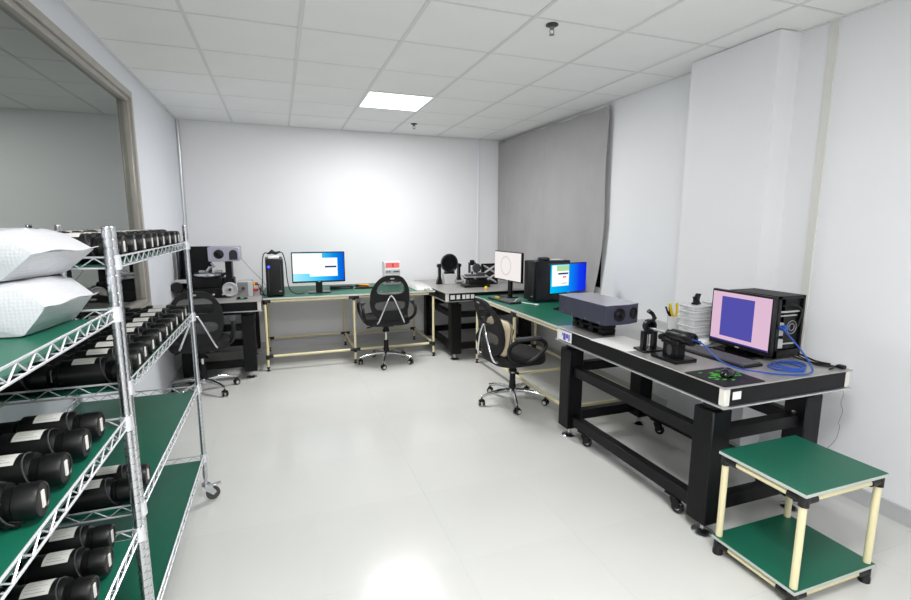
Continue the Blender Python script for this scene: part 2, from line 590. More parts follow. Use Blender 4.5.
# ================================================================ WIRE RACKS WITH GREEN MATS
def rack(label, x0, x1, y0, y1, shelves, top, names):
    t = T('wire_rack', label, 'shelf rack', ((x0+x1)/2, (y0+y1)/2, 0), 0, 'chrome wire racks along the left wall')
    W, D = (x1-x0)/2, (y1-y0)/2
    for sx in (-1, 1):
        for sy in (-1, 1):
            px, py = sx*W, sy*D
            prof = []
            z = .13
            prof.append((0, z))
            prof.append((.0125, z))
            while z < top-.03:
                z += .0254
                prof += [(.0125, z-.0025), (.0106, z-.0018), (.0106, z+.0018), (.0125, z+.0025)]
            prof += [(.0125, top-.004), (.011, top), (0, top)]
            P('post', MB().lathe(prof, 14, TR((px, py, 0))), 'chrome_soft', t)
            # caster
            c = P('caster', MB().cyl((px, py, .095), (px, py, .14), .008, 10).lathe([(0, .1), (.022, .1), (.024, .09), (0, .09)], 14, TR((px, py, 0))), 'chrome_soft', t)
            a = random.uniform(-.5, .5)+(.5 if (sx > 0 and sy > 0) else 0)
            M = TR((px, py, 0), rz=a)
            fk = MB()
            for s in (-1, 1):
                fk.prism([(-.02, .095), (.02, .095), (.05, .045), (.03, .03), (.0, .06)], s*.016-.001, s*.016+.001, M @ Matrix.Rotation(PI/2, 4, 'X'))
            P('fork', fk, 'chrome_soft', c)
            P('wheel', MB().lathe([(0, -.011), (.033, -.011), (.036, -.006), (.036, .006), (.033, .011), (0, .011)], 22, M @ TR((.032, 0, .0365), rx=PI/2)), 'rubber_wheel', c)
            P('brake_pedal', MB().box(.01, .085, -.012, .012, .074, .08, bev=.002, M=M @ TR((0, 0, 0), ry=-.12)), 'chrome_soft', c)
    for z in shelves:
        sh = P('shelf_mat', MB().box(-W+.012, W-.012, -D+.012, D-.012, z-.026, z-.021), 'green', t, label='green mat laid on a wire shelf', smooth=False)
        # side trusses
        def truss(a, b, n):
            m = MB()
            a, b = Vector(a), Vector(b)
            zt, zb = Vector((0, 0, z+.001)), Vector((0, 0, z-.030))
            m.cyl(a+zt, b+zt, .0032, 6)
            m.cyl(a+zb, b+zb, .0030, 6)
            pts = []
            for k in range(2*n+1):
                p = a+(b-a)*(k/(2*n))
                pts.append(p+(zb+Vector((0, 0, .002)) if k % 2 == 0 else zt-Vector((0, 0, .002))))
            m.path(pts, .0022, 5)
            return m
        nl = max(4, int((y1-y0)/.073))
        nw = max(4, int((x1-x0)/.075))
        for s in (-1, 1):
            P('shelf_rail', truss((s*W, -D+.012, 0), (s*W, D-.012, 0), nl), 'wire', t)
            P('shelf_rail', truss((-W+.012, s*D, 0), (W-.012, s*D, 0), nw), 'wire', t)
        cw = MB()
        for k in range(1, int((y1-y0)/.05)):
            yy = -D+k*.05
            cw.cyl((-W, yy, z-.0285), (W, yy, z-.0285), .002, 4)
        P('shelf_wires', cw, 'wire', t)
        for sx in (-1, 1):
            for sy in (-1, 1):
                P('collar', MB().lathe([(.0128, z-.034), (.0185, z-.034), (.0165, z+.008), (.0128, z+.008)], 14, TR((sx*W, sy*D, 0))), 'wire', t)
    return t
RX0, RX1 = -.975, -.445
FS = [1.422, 1.05, .66, .265]
NS = [1.278, .955, .60, .21]
rack('chrome wire rack with green mats, the farther one, full of black tubes', RX0, RX1, 1.637, 2.81, FS, 1.51, 'far')
rack('chrome wire rack with green mats, the nearer one, holding white packages', RX0, RX1, .41, 1.597, NS, 1.51, 'near')

# black tubes (axis +X in local space, origin at the rear end on the shelf)
def make_tube():
    R, zc = .0425, .0455
    t = T('lens_tube', 'x', 'tube', (0, 0, 0), 0, 'black tubes on the wire racks')
    A = TR((0, 0, zc), ry=PI/2)
    P('barrel', MB().lathe([(0, 0), (.033, 0), (.035, .004), (.035, .014), (R, .018), (R, .122), (.040, .132), (.0, .132)], 24, A), 'tube_black', t)
    P('end_cap', MB().lathe([(.028, .124), (.033, .132), (.033, .144), (.0355, .147), (.0355, .178), (.033, .185), (.028, .186), (.027, .184), (0, .184)], 24, A), 'tube_black', t)
    ring = []
    for k in range(24):
        a = 2*PI*k/24
        ring.append((.131-.016*math.cos(a), .0425*math.sin(a), zc+.0425*math.cos(a)))
    P('clamp_ring', MB().path(ring, .0018, 6, closed=True), 'dark_grey', t)
    P('foot', MB().box(.125, .153, -.024, .024, .004, .020, bev=.003), 'tube_black', t)
    P('foot', MB().box(.02, .05, -.020, .020, .0, .010, bev=.002), 'tube_black', t)
    lb = bmesh.new()
    rows = []
    for k in range(7):
        a = math.radians(50+k*12)
        rows.append([lb.verts.new((x, -(R+.0007)*math.cos(a), zc+(R+.0007)*math.sin(a))) for x in (.048, .104)])
    for r0, r1 in zip(rows, rows[1:]):
        lb.faces.new((r0[0], r0[1], r1[1], r1[0]))
    m = MB()
    m.merge(lb)
    lab = P('label', m, 'label_paper', t, label='white paper label')
    inkm = MB()
    for k in range(5):
        a = math.radians(60+k*11)
        rr = R+.0012
        x1 = .096-.010*(k % 2)
        d = .016
        inkm.quad((.054, -rr*math.cos(a), zc+rr*math.sin(a)), (x1, -rr*math.cos(a), zc+rr*math.sin(a)), (x1, -rr*math.cos(a+d), zc+rr*math.sin(a+d)), (.054, -rr*math.cos(a+d), zc+rr*math.sin(a+d)))
    P('label_print', inkm, 'ink', lab)
    P('end_label', MB().box(.1842, .1868, -.0055, .0055, zc-.017, zc+.017), 'label_paper', t, label='small white end label', smooth=False)
    return t
ORD = ['nearest', 'second', 'third', 'fourth', 'fifth', 'sixth', 'seventh', 'eighth', 'ninth', 'tenth']
tube0 = [make_tube(), False]
def put_tube(x, y, z, rz, label):
    if not tube0[1]:
        tube0[1] = True
        t = tube0[0]
        t.location = (x, y, z)
        t.rotation_euler = (0, 0, rz)
        t['label'] = label
        return
    dup(tube0[0], (x, y, z), rz, label)
def ordl(k, where):
    return 'black tube on %s, %s from the viewer' % (where, ORD[k]) if k else 'black tube on %s, nearest to the viewer' % where
def J(a):
    return random.uniform(-a, a)
MO = -.0205                      # mat surface below the upper shelf wire
for k in range(10):
    y = 1.70+.114*k
    put_tube(-.641+J(.004), y+J(.005), FS[1]+MO, J(.03), ordl(k, 'far rack second shelf, right row'))
    put_tube(-.832+J(.005), y-.005+J(.005), FS[1]+MO, J(.03), ordl(k, 'far rack second shelf, wall-side row'))
for k in range(10):
    y = 1.70+.114*k
    put_tube(-.644+J(.004), y+J(.008), FS[0]+MO, J(.04), ordl(k, 'far rack top shelf, right row'))
    put_tube(-.85+J(.01), y+J(.008), FS[0]+MO, J(.04), ordl(k, 'far rack top shelf, wall-side row'))
for k, y in enumerate((1.11, 1.25, 1.385, 1.50)):
    put_tube(-.650-.004*k+J(.004), y, NS[1]+MO, J(.03), ordl(k, 'near rack middle shelf, right row'))
    put_tube(-.85+J(.01), y-.01+J(.01), NS[1]+MO, J(.03), ordl(k, 'near rack middle shelf, wall-side row'))
put_tube(-.66, 1.695, FS[2]+MO, .03, 'black tube on far rack third shelf, nearer of the two')
put_tube(-.638, 1.785, FS[2]+MO, .0, 'black tube on far rack third shelf, farther of the two')
for k, y in enumerate((1.20, 1.315, 1.43, 1.54)):
    put_tube(-.655+J(.006)-(.02 if k == 3 else 0), y, NS[2]+MO, J(.03), ordl(k, 'near rack lower shelf, right row'))
for k, y in enumerate((1.22, 1.34, 1.46)):
    put_tube(-.865+J(.02), y, NS[2]+MO, J(.06), ordl(k, 'near rack lower shelf, wall-side row'))

# white bubble mailers
def mailer(label, loc, rz, L, W, H, wedge, seed):
    rnd = random.Random(seed)
    t = T('bubble_mailer', label, 'package', loc, rz, 'white padded packages on the near rack')
    bm = bmesh.new()
    nx, ny = 16, 12
    # closed pillow-box: cross section along X is a hexagon-like profile with horizontal seam fins at both ends
    prof = [(-L-wedge*.9, .46), (-L, .03), (-L+.01, 0)]
    for k in range(1, nx):
        prof.append((-L+.01+(L-.02)*k/nx, 0))
    prof += [(-.01, 0), (0, .03), (wedge*.5, .30), (wedge, .58), (wedge*.5, .79), (0, .97), (-.012, 1)]
    for k in range(1, nx):
        prof.append((-.012-(L-.024)*k/nx, 1))
    prof += [(-L+.012, 1), (-L, .96), (-L-wedge*.45, .72)]
    rings = []
    for j in range(ny+1):
        v = j/ny
        e = abs(v-.5)*2
        round_ = 1-.05*e**6
        ring = []
        for (x, zz) in prof:
            bulge = 0
            if zz in (0, 1):
                bulge = (.006*math.sin(PI*v)+rnd.uniform(-.0015, .0015))*(1 if zz == 1 else 0)
            y = v*W+rnd.uniform(-.001, .001)
            zc = .5+(zz-.5)*round_
            pinch = 1-.03*e**8
            ring.append(bm.verts.new((x*pinch+rnd.uniform(-.001, .001), y, zc*H+bulge)))
        rings.append(ring)
    n = len(prof)
    for A, B in zip(rings, rings[1:]):
        for k in range(n):
            bm.faces.new((A[k], A[(k+1) % n], B[(k+1) % n], B[k]))
    for ring, s in ((rings[0], -1), (rings[-1], 1)):
        # folded side gusset: inner ring pushed outwards a little
        c = Vector((-L/2, ring[0].co.y+s*.008, H*.5))
        inner = [bm.verts.new(c+(v.co-c)*.72+Vector((0, s*(.004+rnd.uniform(0, .004)), 0))) for v in ring]
        for k in range(n):
            bm.faces.new((ring[k], ring[(k+1) % n], inner[(k+1) % n], inner[k]))
        cv = bm.verts.new(c)
        for k in range(n):
            bm.faces.new((inner[k], inner[(k+1) % n], cv))
    m = MB()
    m.merge(bm)
    P('padded_body', m, 'envelope', t)
    fin = MB()
    pts = []
    for j in range(15):
        v = j/14
        pts.append((wedge-.004, -.004+v*(W+.008), H*.58+.003*math.sin(v*9+seed)))
    f = bmesh.new()
    for a, b in zip(pts, pts[1:]):
        q = [f.verts.new(p) for p in ((a[0], a[1], a[2]-.0008), (b[0], b[1], b[2]-.0008), (b[0]+.013, b[1], b[2]-.0005+.003), (a[0]+.013, a[1], a[2]-.0005+.003))]
        q2 = [f.verts.new(v.co+Vector((0, 0, .0016))) for v in q]
        f.faces.new(q)
        f.faces.new(q2)
        for k in range(4):
            f.faces.new((q[k], q[(k+1) % 4], q2[(k+1) % 4], q2[k]))
    fin.merge(f)
    P('seam_flap', fin, 'white_gloss', t)
    P('tape', MB().box(-L*.62, -L*.4, -.001, W+.001, H+.0062, H+.0068), 'white_gloss', t)
mailer('white bubble mailer lying on the near rack mat, lower of two', (-.562, 1.365, NS[0]-.0205), -.12, .36, .225, .121, .050, 3)
mailer('white bubble mailer resting on top of another, upper of two', (-.597, 1.383, NS[0]+.107), -.30, .20, .20, .115, .078, 5)

# ================================================================ LEAN-PIPE BENCHES
def pipe_bench(label, loc, rz, L, D, H, nleg=3, lower=.15):
    # local: X along length, Y depth (front at y=0), origin at front-left floor
    t = T('workbench', label, 'workbench', loc, rz, 'cream pipe workbenches with green tops')
    top = P('bench_top', MB().box(-.02, L+.02, -.02, D+.02, H-.022, H-.003, bev=.002), 'board_edge', t)
    P('green_mat', MB().box(-.016, L+.016, -.016, D+.016, H-.003, H), 'green', top, label='green antistatic mat', smooth=False)
    xs_ = [L*k/(nleg-1) for k in range(nleg)]
    r = .014
    for x in xs_:
        for y in (0.0, D):
            P('leg', MB().cyl((x, y, .03), (x, y, H-.03), r, 12), 'pipe', t)
            P('foot', MB().lathe([(0, 0), (.018, 0), (.019, .008), (.008, .014), (.008, .03), (.017, .03), (.017, .045), (0, .045)], 12, TR((x, y, 0))), 'joint_black', t)
            s = 1 if y == 0 else -1
            for zj in (H-.038, lower):
                jm = MB()
                jm.cyl((x, y, zj-.030), (x, y, zj+.016), .0185, 12)
                for (dx, on) in ((-1, x > .01), (1, x < L-.01)):
                    if on:
                        jm.cyl((x, y, zj), (x+dx*.055, y, zj), .0178, 10)
                jm.cyl((x, y, zj), (x, y+s*.05, zj), .0178, 10)
                P('pipe_joint', jm, 'joint_black', t)
        P('cross_rail', MB().cyl((x, .02, lower), (x, D-.02, lower), r, 10), 'pipe', t)
        P('cross_rail', MB().cyl((x, .02, H-.038), (x, D-.02, H-.038), r, 10), 'pipe', t)
    for a, b in zip(xs_, xs_[1:]):
        for y in (0.0, D):
            P('rail', MB().cyl((a+.02, y, lower), (b-.02, y, lower), r, 10), 'pipe', t)
            P('rail', MB().cyl((a+.02, y, H-.038), (b-.02, y, H-.038), r, 10), 'pipe', t)
    return t
BH = .772
pipe_bench('green-topped pipe workbench against the back wall', (-.165, 5.25, 0), 0, 1.795, .86, BH, 3, .155)
RH = .748
pipe_bench('green-topped pipe workbench under the grey curtain', (2.0, 4.82, 0), -PI/2, 1.78, .72, RH, 3, .135)

# ================================================================ OPTICAL TABLES (steel breadboard on black frame)
def optical_table(label, loc, L, W, H, leg_in, thick=.098, casters=True, rin=0.0, beams=True):
    # local origin at floor below the (-X,-Y) corner; X width W, Y length L
    t = T('optical_table', label, 'optical table', loc, 0, 'black-framed optical tables')
    P('steel_top', MB().box(0, W, 0, L, H-.006, H, bev=.0015), 'table_top', t, label='brushed steel table top', smooth=False)
    P('bottom_plate', MB().box(-.004, W+.004, -.004, L+.004, H-thick, H-thick+.008), 'alu', t, smooth=False)
    P('core', MB().box(.03, W-.03, .03, L-.03, H-thick+.008, H-.006), 'black', t, smooth=False)
    ins = .008
    cw = .035
    for (a, b) in (((cw, W-cw, ins, ins+.012)), ((cw, W-cw, L-ins-.012, L-ins))) and ():
        pass
    z0, z1 = H-thick+.008, H-.006
    P('side_panel', MB().box(cw, W-cw, ins, ins+.012, z0, z1), 'black_paint', t, smooth=False)
    P('side_panel', MB().box(cw, W-cw, L-ins-.012, L-ins, z0, z1), 'black_paint', t, smooth=False)
    P('side_panel', MB().box(ins, ins+.012, cw, L-cw, z0, z1), 'black_paint', t, smooth=False)
    P('side_panel', MB().box(W-ins-.012, W-ins, cw, L-cw, z0, z1), 'black_paint', t, smooth=False)
    for sx in (0, 1):
        for sy in (0, 1):
            x = ins-.002 if sx == 0 else W-ins+.002-.034
            y = ins-.002 if sy == 0 else L-ins+.002-.034
            P('corner_block', MB().box(x, x+.034, y, y+.034, z0, z1, bev=.004), 'white_corner', t)
    lw = .118
    lx = (leg_in, W-leg_in-lw-rin)
    ly = (leg_in+rin*.9, L-leg_in-lw)
    ztop = H-thick-.045
    for x in lx:
        for y in ly:
            lg = P('leg', MB().box(x, x+lw, y, y+lw, .075, ztop, bev=.006), 'black_paint', t)
            P('isolator', MB().lathe([(0, ztop-.002), (.045, ztop-.002), (.045, H-thick), (0, H-thick)], 18, TR((x+lw/2, y+lw/2, 0))), 'black', lg)
            P('levelling_foot', MB().lathe([(0, 0), (.05, 0), (.052, .008), (.03, .02), (.012, .024), (.012, .078), (0, .078)], 22, TR((x+lw/2, y+lw/2, 0))), 'chrome_soft', t)
            bl = MB()
            for zz in (.16, .52):
                for s in (0, 1):
                    bx = x+lw+.001 if x == lx[0] else x-.001
                    d = 1 if x == lx[0] else -1
                    bl.lathe([(0, 0), (.011, 0), (.010, .006), (0, .008)], 10, TR((bx, y+lw*.5, zz+s*.07-.035), ry=d*PI/2))
                    byy = y-.001 if y == ly[0] else y+lw+.001
            P('bolt', bl, 'chrome_soft', lg)
    bz = ((.105, .175), (.47, .535)) if beams else ()
    for (a, b) in bz:
        for x in lx:
            P('beam', MB().box(x+.03, x+lw-.03, ly[0]+lw, ly[1], a, b, bev=.003), 'black_paint', t)
        for y in ly:
            P('beam', MB().box(lx[0]+lw, lx[1], y+.03, y+lw-.03, a+.015, b+.015, bev=.003), 'black_paint', t)
    if casters:
        for x in lx:
            for y in (ly[0]+lw+.13, ly[1]-.13):
                cx_ = x+lw/2
                c = P('caster', MB().box(cx_-.035, cx_+.035, y-.04, y+.04, .098, .105).lathe([(0, .099), (.022, .099), (.02, .08), (0, .08)], 14, TR((cx_, y, 0))), 'black', t)
                M = TR((cx_, y, 0), rz=random.uniform(-.6, .6)-1.2)
                fk = MB()
                for s in (-1, 1):
                    fk.prism([(-.022, .085), (.022, .085), (.036, .04), (.018, .025), (-.01, .05)], s*.017-.0015, s*.017+.0015, M @ Matrix.Rotation(PI/2, 4, 'X'))
                P('fork', fk, 'black', c)
                P('wheel', MB().lathe([(0, -.012), (.028, -.012), (.033, -.008), (.033, .008), (.028, .012), (0, .012)], 20, M @ TR((.02, 0, .0335), rx=PI/2)), 'black_gloss', c)
                P('wheel_hub', MB().lathe([(0, -.0135), (.013, -.0135), (.013, .0135), (0, .0135)], 14, M @ TR((.02, 0, .0335), rx=PI/2)), 'light_grey', c)
    return t
BX, BY, BL, BW, BT = 1.832, 1.535, 1.415, .85, .80
big = optical_table('large black-framed optical table with steel top along the right wall', (BX, BY, 0), BL, BW, BT, .028, rin=.05)
# holes grid hint: fixing screws near the edge
P('sticker', MB().box(.055, .105, .0062, .0082, BT-.062, BT-.025), 'paper', big, label='small white sticker on the near side', smooth=False)
st = P('sticker', MB().box(.0058, .0078, BL-.19, BL-.03, BT-.085, BT-.012), 'paper', big, label='white and violet sticker at the far corner', smooth=False)
stp = MB()
for k, (a, b, c, d) in enumerate(((.06, .09, .03, .078), (.095, .12, .03, .06), (.125, .14, .03, .074), (.045, .055, .03, .05))):
    stp.box(.0050, .0058, BL-.03-b, BL-.03-a, BT-d, BT-c)
P('sticker_print', stp, 'violet_ink', st)
cornert = optical_table('black-framed optical table in the back right corner', (1.65, 4.86, 0), 1.3, 1.2, .785, .10, casters=False)
stp = MB()
for (a, b) in ((.055, .105), (.125, .165), (.19, .225), (.235, .275), (.29, .33)):
    stp.box(a, b, .0055, .0075, .785-.07, .785-.024)
P('sticker', stp, 'paper', cornert, label='row of white paper labels on the front side')
microt = optical_table('black-framed optical table in the back left corner', (-.985, 4.95, 0), 1.2, .80, .785, .075, casters=False)

# ================================================================ GREEN CART
def cart():
    x0, x1, y0, y1 = 1.838, 2.328, 1.150, 1.545
    W, D = x1-x0, y1-y0
    t = T('utility_cart', 'small two-tier cream pipe stand with green boards by the optical table', 'stand', (x0, y0, 0))
    for z, nm in ((.505, 'upper green board'), (.09, 'lower green board')):
        b = P('board', MB().box(0, W, 0, D, z-.016, z-.003, bev=.001), 'green_edge', t, label=nm)
        P('green_mat', MB().box(.002, W-.002, .002, D-.002, z-.003, z), 'green', b, smooth=False)
    i = .022
    for x in (i, W-i):
        for y in (i, D-i):
            P('post', MB().cyl((x, y, .05), (x, y, .47), .0145, 14), 'pipe', t)
            sx = 1 if x < W/2 else -1
            sy = 1 if y < D/2 else -1
            for z in (.467, .052):
                jm = MB()
                jm.cyl((x, y, z-.024), (x, y, z+.021), .0195, 14)
                jm.cyl((x, y, z), (x+sx*.06, y, z), .018, 12)
                jm.cyl((x, y, z), (x, y+sy*.06, z), .018, 12)
                P('pipe_joint', jm, 'joint_black', t)
            P('foot', MB().lathe([(0, 0), (.022, 0), (.022, .02), (.017, .03), (0, .03)], 14, TR((x, y, 0))), 'joint_black', t)
    for z in (.467, .052):
        for y in (i, D-i):
            P('rail', MB().cyl((i+.03, y, z), (W-i-.03, y, z), .0125, 12), 'pipe', t)
        for x in (i, W-i):
            P('rail', MB().cyl((x, i+.03, z), (x, D-i-.03, z), .0125, 12), 'pipe', t)
cart()

# ================================================================ OFFICE CHAIRS
def make_chair(label, dz=0.0, base0=.35):
    t = T('office_chair', label, 'chair', (0, 0, 0), 0, 'black mesh office chairs with chrome bases')
    P('hub', MB().lathe([(0, .075), (.034, .075), (.038, .085), (.034, .125), (.028, .13), (0, .13)], 18), 'chrome', t)
    for k in range(5):
        a = 2*PI*k/5+base0
        c, s = math.cos(a), math.sin(a)
        pts = [(c*.02, s*.02, .108), (c*.12, s*.12, .112), (c*.22, s*.22, .098), (c*.29, s*.29, .078)]
        lg = P('base_leg', MB().path(pts, [.020, .019, .015, .012], 10), 'chrome', t)
        ca = P('caster', MB().cyl((c*.285, s*.285, .045), (c*.285, s*.285, .082), .007, 8).box(-.012, .016, -.018, .018, .036, .058, bev=.004, M=TR((c*.285, s*.285, 0), rz=a+.7*k)), 'black', lg)
        M = TR((c*.285, s*.285, .027), rz=a+.7*k)
        for sd in (-1, 1):
            P('wheel', MB().lathe([(0, -.008), (.022, -.008), (.027, -.003), (.027, .004), (.022, .008), (0, .008)], 18, M @ TR((0, sd*.017, 0), rx=PI/2)), 'black_gloss', lg)
            P('wheel_cap', MB().lathe([(0, -.003), (.015, -.002), (.015, .002), (0, .003)], 14, M @ TR((0, sd*.0265, 0), rx=PI/2)), 'light_grey', lg)
    P('gas_lift_sleeve', MB().lathe([(0, .115), (.030, .115), (.030, .15), (.025, .2), (.024, .255), (0, .255)], 18), 'black', t)
    P('gas_lift_piston', MB().cyl((0, 0, .25), (0, 0, .36+dz), .013, 14), 'chrome', t)
    real, t = t, T('upper', 'x', 'x')
    P('bellows', MB().lathe([(0, .315), (.036, .315), (.038, .325), (.028, .345), (.03, .35), (.022, .39), (0, .39)], 18), 'black', t)
    P('tilt_mechanism', MB().box(-.07, .07, -.1, .09, .385, .418, bev=.008), 'black', t)
    P('lever', MB().path([(-.05, 0, .395), (-.16, -.01, .38), (-.21, -.015, .37)], [.005, .005, .009], 8), 'black', t)
    # seat cushion: rounded slab
    def seat():
        b = bmesh.new()
        prof = rrect(.48, .46, .13, 7)
        n = len(prof)
        lv = [(.415, .90), (.42, .97), (.435, 1.0), (.465, 1.0), (.482, .96), (.488, .86), (.490, .6), (.488, .25)]
        rings = [[b.verts.new((x*s, y*s+(.0), z+(.012*(y/.23)**2 if z > .47 else 0))) for (x, y) in prof] for z, s in lv]
        for A, B in zip(rings, rings[1:]):
            for k in range(n):
                b.faces.new((A[k], A[(k+1) % n], B[(k+1) % n], B[k]))
        b.faces.new(list(reversed(rings[0])))
        b.faces.new(rings[-1])
        m = MB()
        m.merge(b)
        return m
    P('seat', seat(), 'black_soft', t)
    # backrest frame: outline with two openings, bent and tilted
    H0, H1 = .485, .965
    def wid(z):
        v = (z-H0)/(H1-H0)
        return .188+.022*math.sin(PI*min(1, v*1.1))-.06*max(0, v-.55)**1.5*2.2
    outl = []
    for k in range(41):
        a = 2*PI*k/41
        ex = 2.0/3.4
        cx_ = math.copysign(abs(math.cos(a))**ex, math.cos(a))
        cz = math.copysign(abs(math.sin(a))**ex, math.sin(a))
        z = (H0+H1)/2+cz*(H1-H0)/2
        outl.append((cx_*wid(z)*1.0, z))
    def opening(z0, z1, wf, n=32, ex=.62):
        out = []
        for k in range(n):
            a = 2*PI*k/n
            cx_ = math.copysign(abs(math.cos(a))**ex, math.cos(a))
            cz = math.copysign(abs(math.sin(a))**ex, math.sin(a))
            z = (z0+z1)/2+cz*(z1-z0)/2
            out.append((cx_*(wid(z)-wf), z))
        return out
    op_u = opening(.757, .905, .05)
    op_l = opening(.585, .69, .045)
    def bend(me):
        for v in me.vertices:
            x, z, d = v.co.x, v.co.y, v.co.z
            vv = (z-H0)/(H1-H0)
            y = -.235-.10*vv+.05*math.sin(PI*vv)*.6+.9*x*x+d
            v.co = (x, y, z)
        me.update()
        return me
    b = MB().prism(outl, -.013, .013, holes=(op_u, op_l))
    me = bend(b.mesh('backrest_frame'))
    P('backrest_frame', me, 'black_soft', t)
    def panel(op, off=0.0):
        m = MB()
        xsn = sorted(set(round(p[0], 4) for p in op))
        m.prism([(p[0]*1.04, (p[1]-(op[0][1]+op[len(op)//2][1])/2)*1.04+(op[0][1]+op[len(op)//2][1])/2) for p in op], -.002+off, .002+off)
        me = m.mesh('mesh')
        return bend(me)
    P('upper_mesh', panel(op_u), 'mesh_thin', t, label='thin see-through mesh')
    P('lower_mesh', panel(op_l), 'mesh_grey', t, label='grey mesh')
    P('badge', bend(MB().prism(rrect(.045, .014, .006, 3, 0, .932), -.0165, -.013).mesh('badge')), 'light_grey', t)
    # chrome inverted V support behind the backrest
    P('back_support', MB().path(cr([(-.145, -.205, .455), (-.135, -.262, .475), (-.06, -.285, .65), (-.022, -.282, .728), (0, -.281, .745), (.022, -.282, .728), (.06, -.285, .65), (.135, -.262, .475), (.145, -.205, .455)], 5), .0095, 10), 'chrome', t)
    sp = MB()
    for s in (-1, 1):
        sp.path([(s*.145, -.205, .455), (s*.12, -.05, .412)], .009, 8)
    P('support_bar', sp, 'chrome', t)
    # arm rests: closed loops with a pad
    for s in (-1, 1):
        x = s*.268
        pts = cr([(x, -.16, .50), (x+s*.012, -.20, .56), (x+s*.012, -.17, .625), (x, -.05, .652), (x, .08, .645), (x+s*.005, .145, .60), (x, .12, .54), (x-s*.02, .05, .475), (x-s*.03, -.05, .445)], 5, closed=True)
        ar = P('armrest', MB().path(pts, .0165, 8, closed=True), 'black', t)
        P('arm_pad', MB().box(x-.026, x+.026, -.14, .10, .648, .672, bev=.010, seg=2), 'dark_grey', ar)
        P('arm_bracket', MB().path([(x-s*.02, 0, .455), (s*.18, 0, .42), (s*.1, 0, .405)], .012, 8), 'black', ar)
    for c in list(t.children):
        c.parent = real
        c.location.z += dz
    bpy.data.objects.remove(t)
    return real
ch = make_chair('black mesh office chair seen from behind at the back wall workbench', .035, .61)
ch.location = (1.06, 5.17, 0)
ch.rotation_euler = (0, 0, .02)
ch2 = make_chair('black office chair facing the right-hand workbench, beige cushion on its seat', -.04, 2.14)
ch2.location = (1.83, 3.61, 0)
ch2.rotation_euler = (0, 0, -PI/2+.06)
ch3 = make_chair('black office chair half hidden behind the wire rack', 0.0)
ch3.location = (-.705, 4.79, 0)
ch3.rotation_euler = (0, 0, .06)
cu = T('cushion', 'beige cushion standing against the backrest of the right-hand chair', 'cushion', (1.83, 3.61, .45), -PI/2+.06)
def cushion():
    m = MB()
    M = TR((0, -.150, .145), rx=PI/2-.12) 
    for k, s in enumerate((0,)):
        b = bmesh.new()
        pr = rrect(.40, .29, .07, 6)
        lv = [(-.030, .86), (-.022, .95), (-.008, 1.0), (.008, 1.0), (.022, .95), (.030, .86), (.033, .4)]
        rings = [[b.verts.new((x*q, y*q, z)) for x, y in pr] for z, q in [(-.033, .4)]+lv]
        n = len(pr)
        for A, B in zip(rings, rings[1:]):
            for kk in range(n):
                b.faces.new((A[kk], A[(kk+1) % n], B[(kk+1) % n], B[kk]))
        b.faces.new(list(reversed(rings[0])))
        b.faces.new(rings[-1])
        m.merge(b, M)
    return m
P('cushion_body', cushion(), 'beige', cu)
P('seam_piping', MB().path([TR((0, -.150, .145), rx=PI/2-.12) @ Vector((x*1.0, y*1.0, 0)) for x, y in rrect(.403, .293, .07, 6)], .005, 6, closed=True), 'dark_grey', cu)

# ================================================================ COMPUTERS
def monitor(label, loc, rz, w, h, zlow, screen, cat='monitor', stand=True, tilt=0.0, bez=.011, chin=.018):
    # faces -Y locally
    t = T('monitor', label, cat, loc, rz, 'flat computer monitors')
    M = TR((0, 0, zlow+h/2), rx=tilt)
    body = MB().box(-w/2, w/2, -.008, .022, -h/2, h/2, bev=.004, M=M).box(-w*.3, w*.3, .02, .045, -h*.3, h*.25, bev=.008, M=M)
    P('housing', body, 'black', t)
    sw, sh = w/2-bez, h/2-bez
    zb = -h/2+chin
    scr = P('screen', MB().box(-sw, sw, -.0005, .0005, zb, sh), screen[0], t, label='lit screen', smooth=False)
    scr.matrix_local = M @ Matrix.Translation((0, -.0088, 0))
    for k, (a, b, c, d, mname) in enumerate(screen[1]):
        x0, x1 = -sw+a*2*sw, -sw+b*2*sw
        z0, z1 = zb+c*(sh-zb), zb+d*(sh-zb)
        o = P('screen_window', MB().box(x0, x1, -.0012-.0004*k, -.0006-.0004*k, z0, z1), mname, scr, smooth=False)
    P('logo', MB().box(-.012, .012, -.0089, -.0079, -h/2+.005, -h/2+.011, M=M), 'light_grey', t)
    P('stand_neck', MB().box(-.035, .035, .022, .045, .012, zlow+h*.5, bev=.004), 'black', t)
    P('stand_base', MB().prism(rrect(.24, .14, .03, 4, 0, .0), 0, .012), 'black_gloss', t)
    return t
def tower(label, loc, rz, w, d, h, material='black', led=True):
    # front faces -Y
    t = T('computer_tower', label, 'computer', loc, rz, 'black desktop computer towers')
    P('case_body', MB().box(-w/2, w/2, 0, d, .012, h, bev=.004), material, t)
    f = P('front_panel', MB().box(-w/2+.002, w/2-.002, -.018, .001, .016, h-.004, bev=.006, seg=2), 'black', t)
    P('front_groove', MB().box(-w*.36, -w*.33, -.0195, -.017, .06, h-.06).box(w*.33, w*.36, -.0195, -.017, .06, h-.06), 'dark_grey', f)
    P('badge', MB().box(w*.2, w*.36, -.0192, -.0175, .055, .062), 'light_grey', f)
    for sx in (-1, 1):
        for y in (.04, d-.04):
            P('foot', MB().lathe([(0, 0), (.016, 0), (.016, .013), (0, .013)], 12, TR((sx*(w/2-.025), y, 0))), 'black', t)
    if led:
        P('power_light', MB().lathe([(0, 0), (.012, 0), (.010, .003), (0, .003)], 14, TR((-w*.32, -.018, h-.075), rx=PI/2)), 'led_blue', f, label='glowing blue power light')
    return t

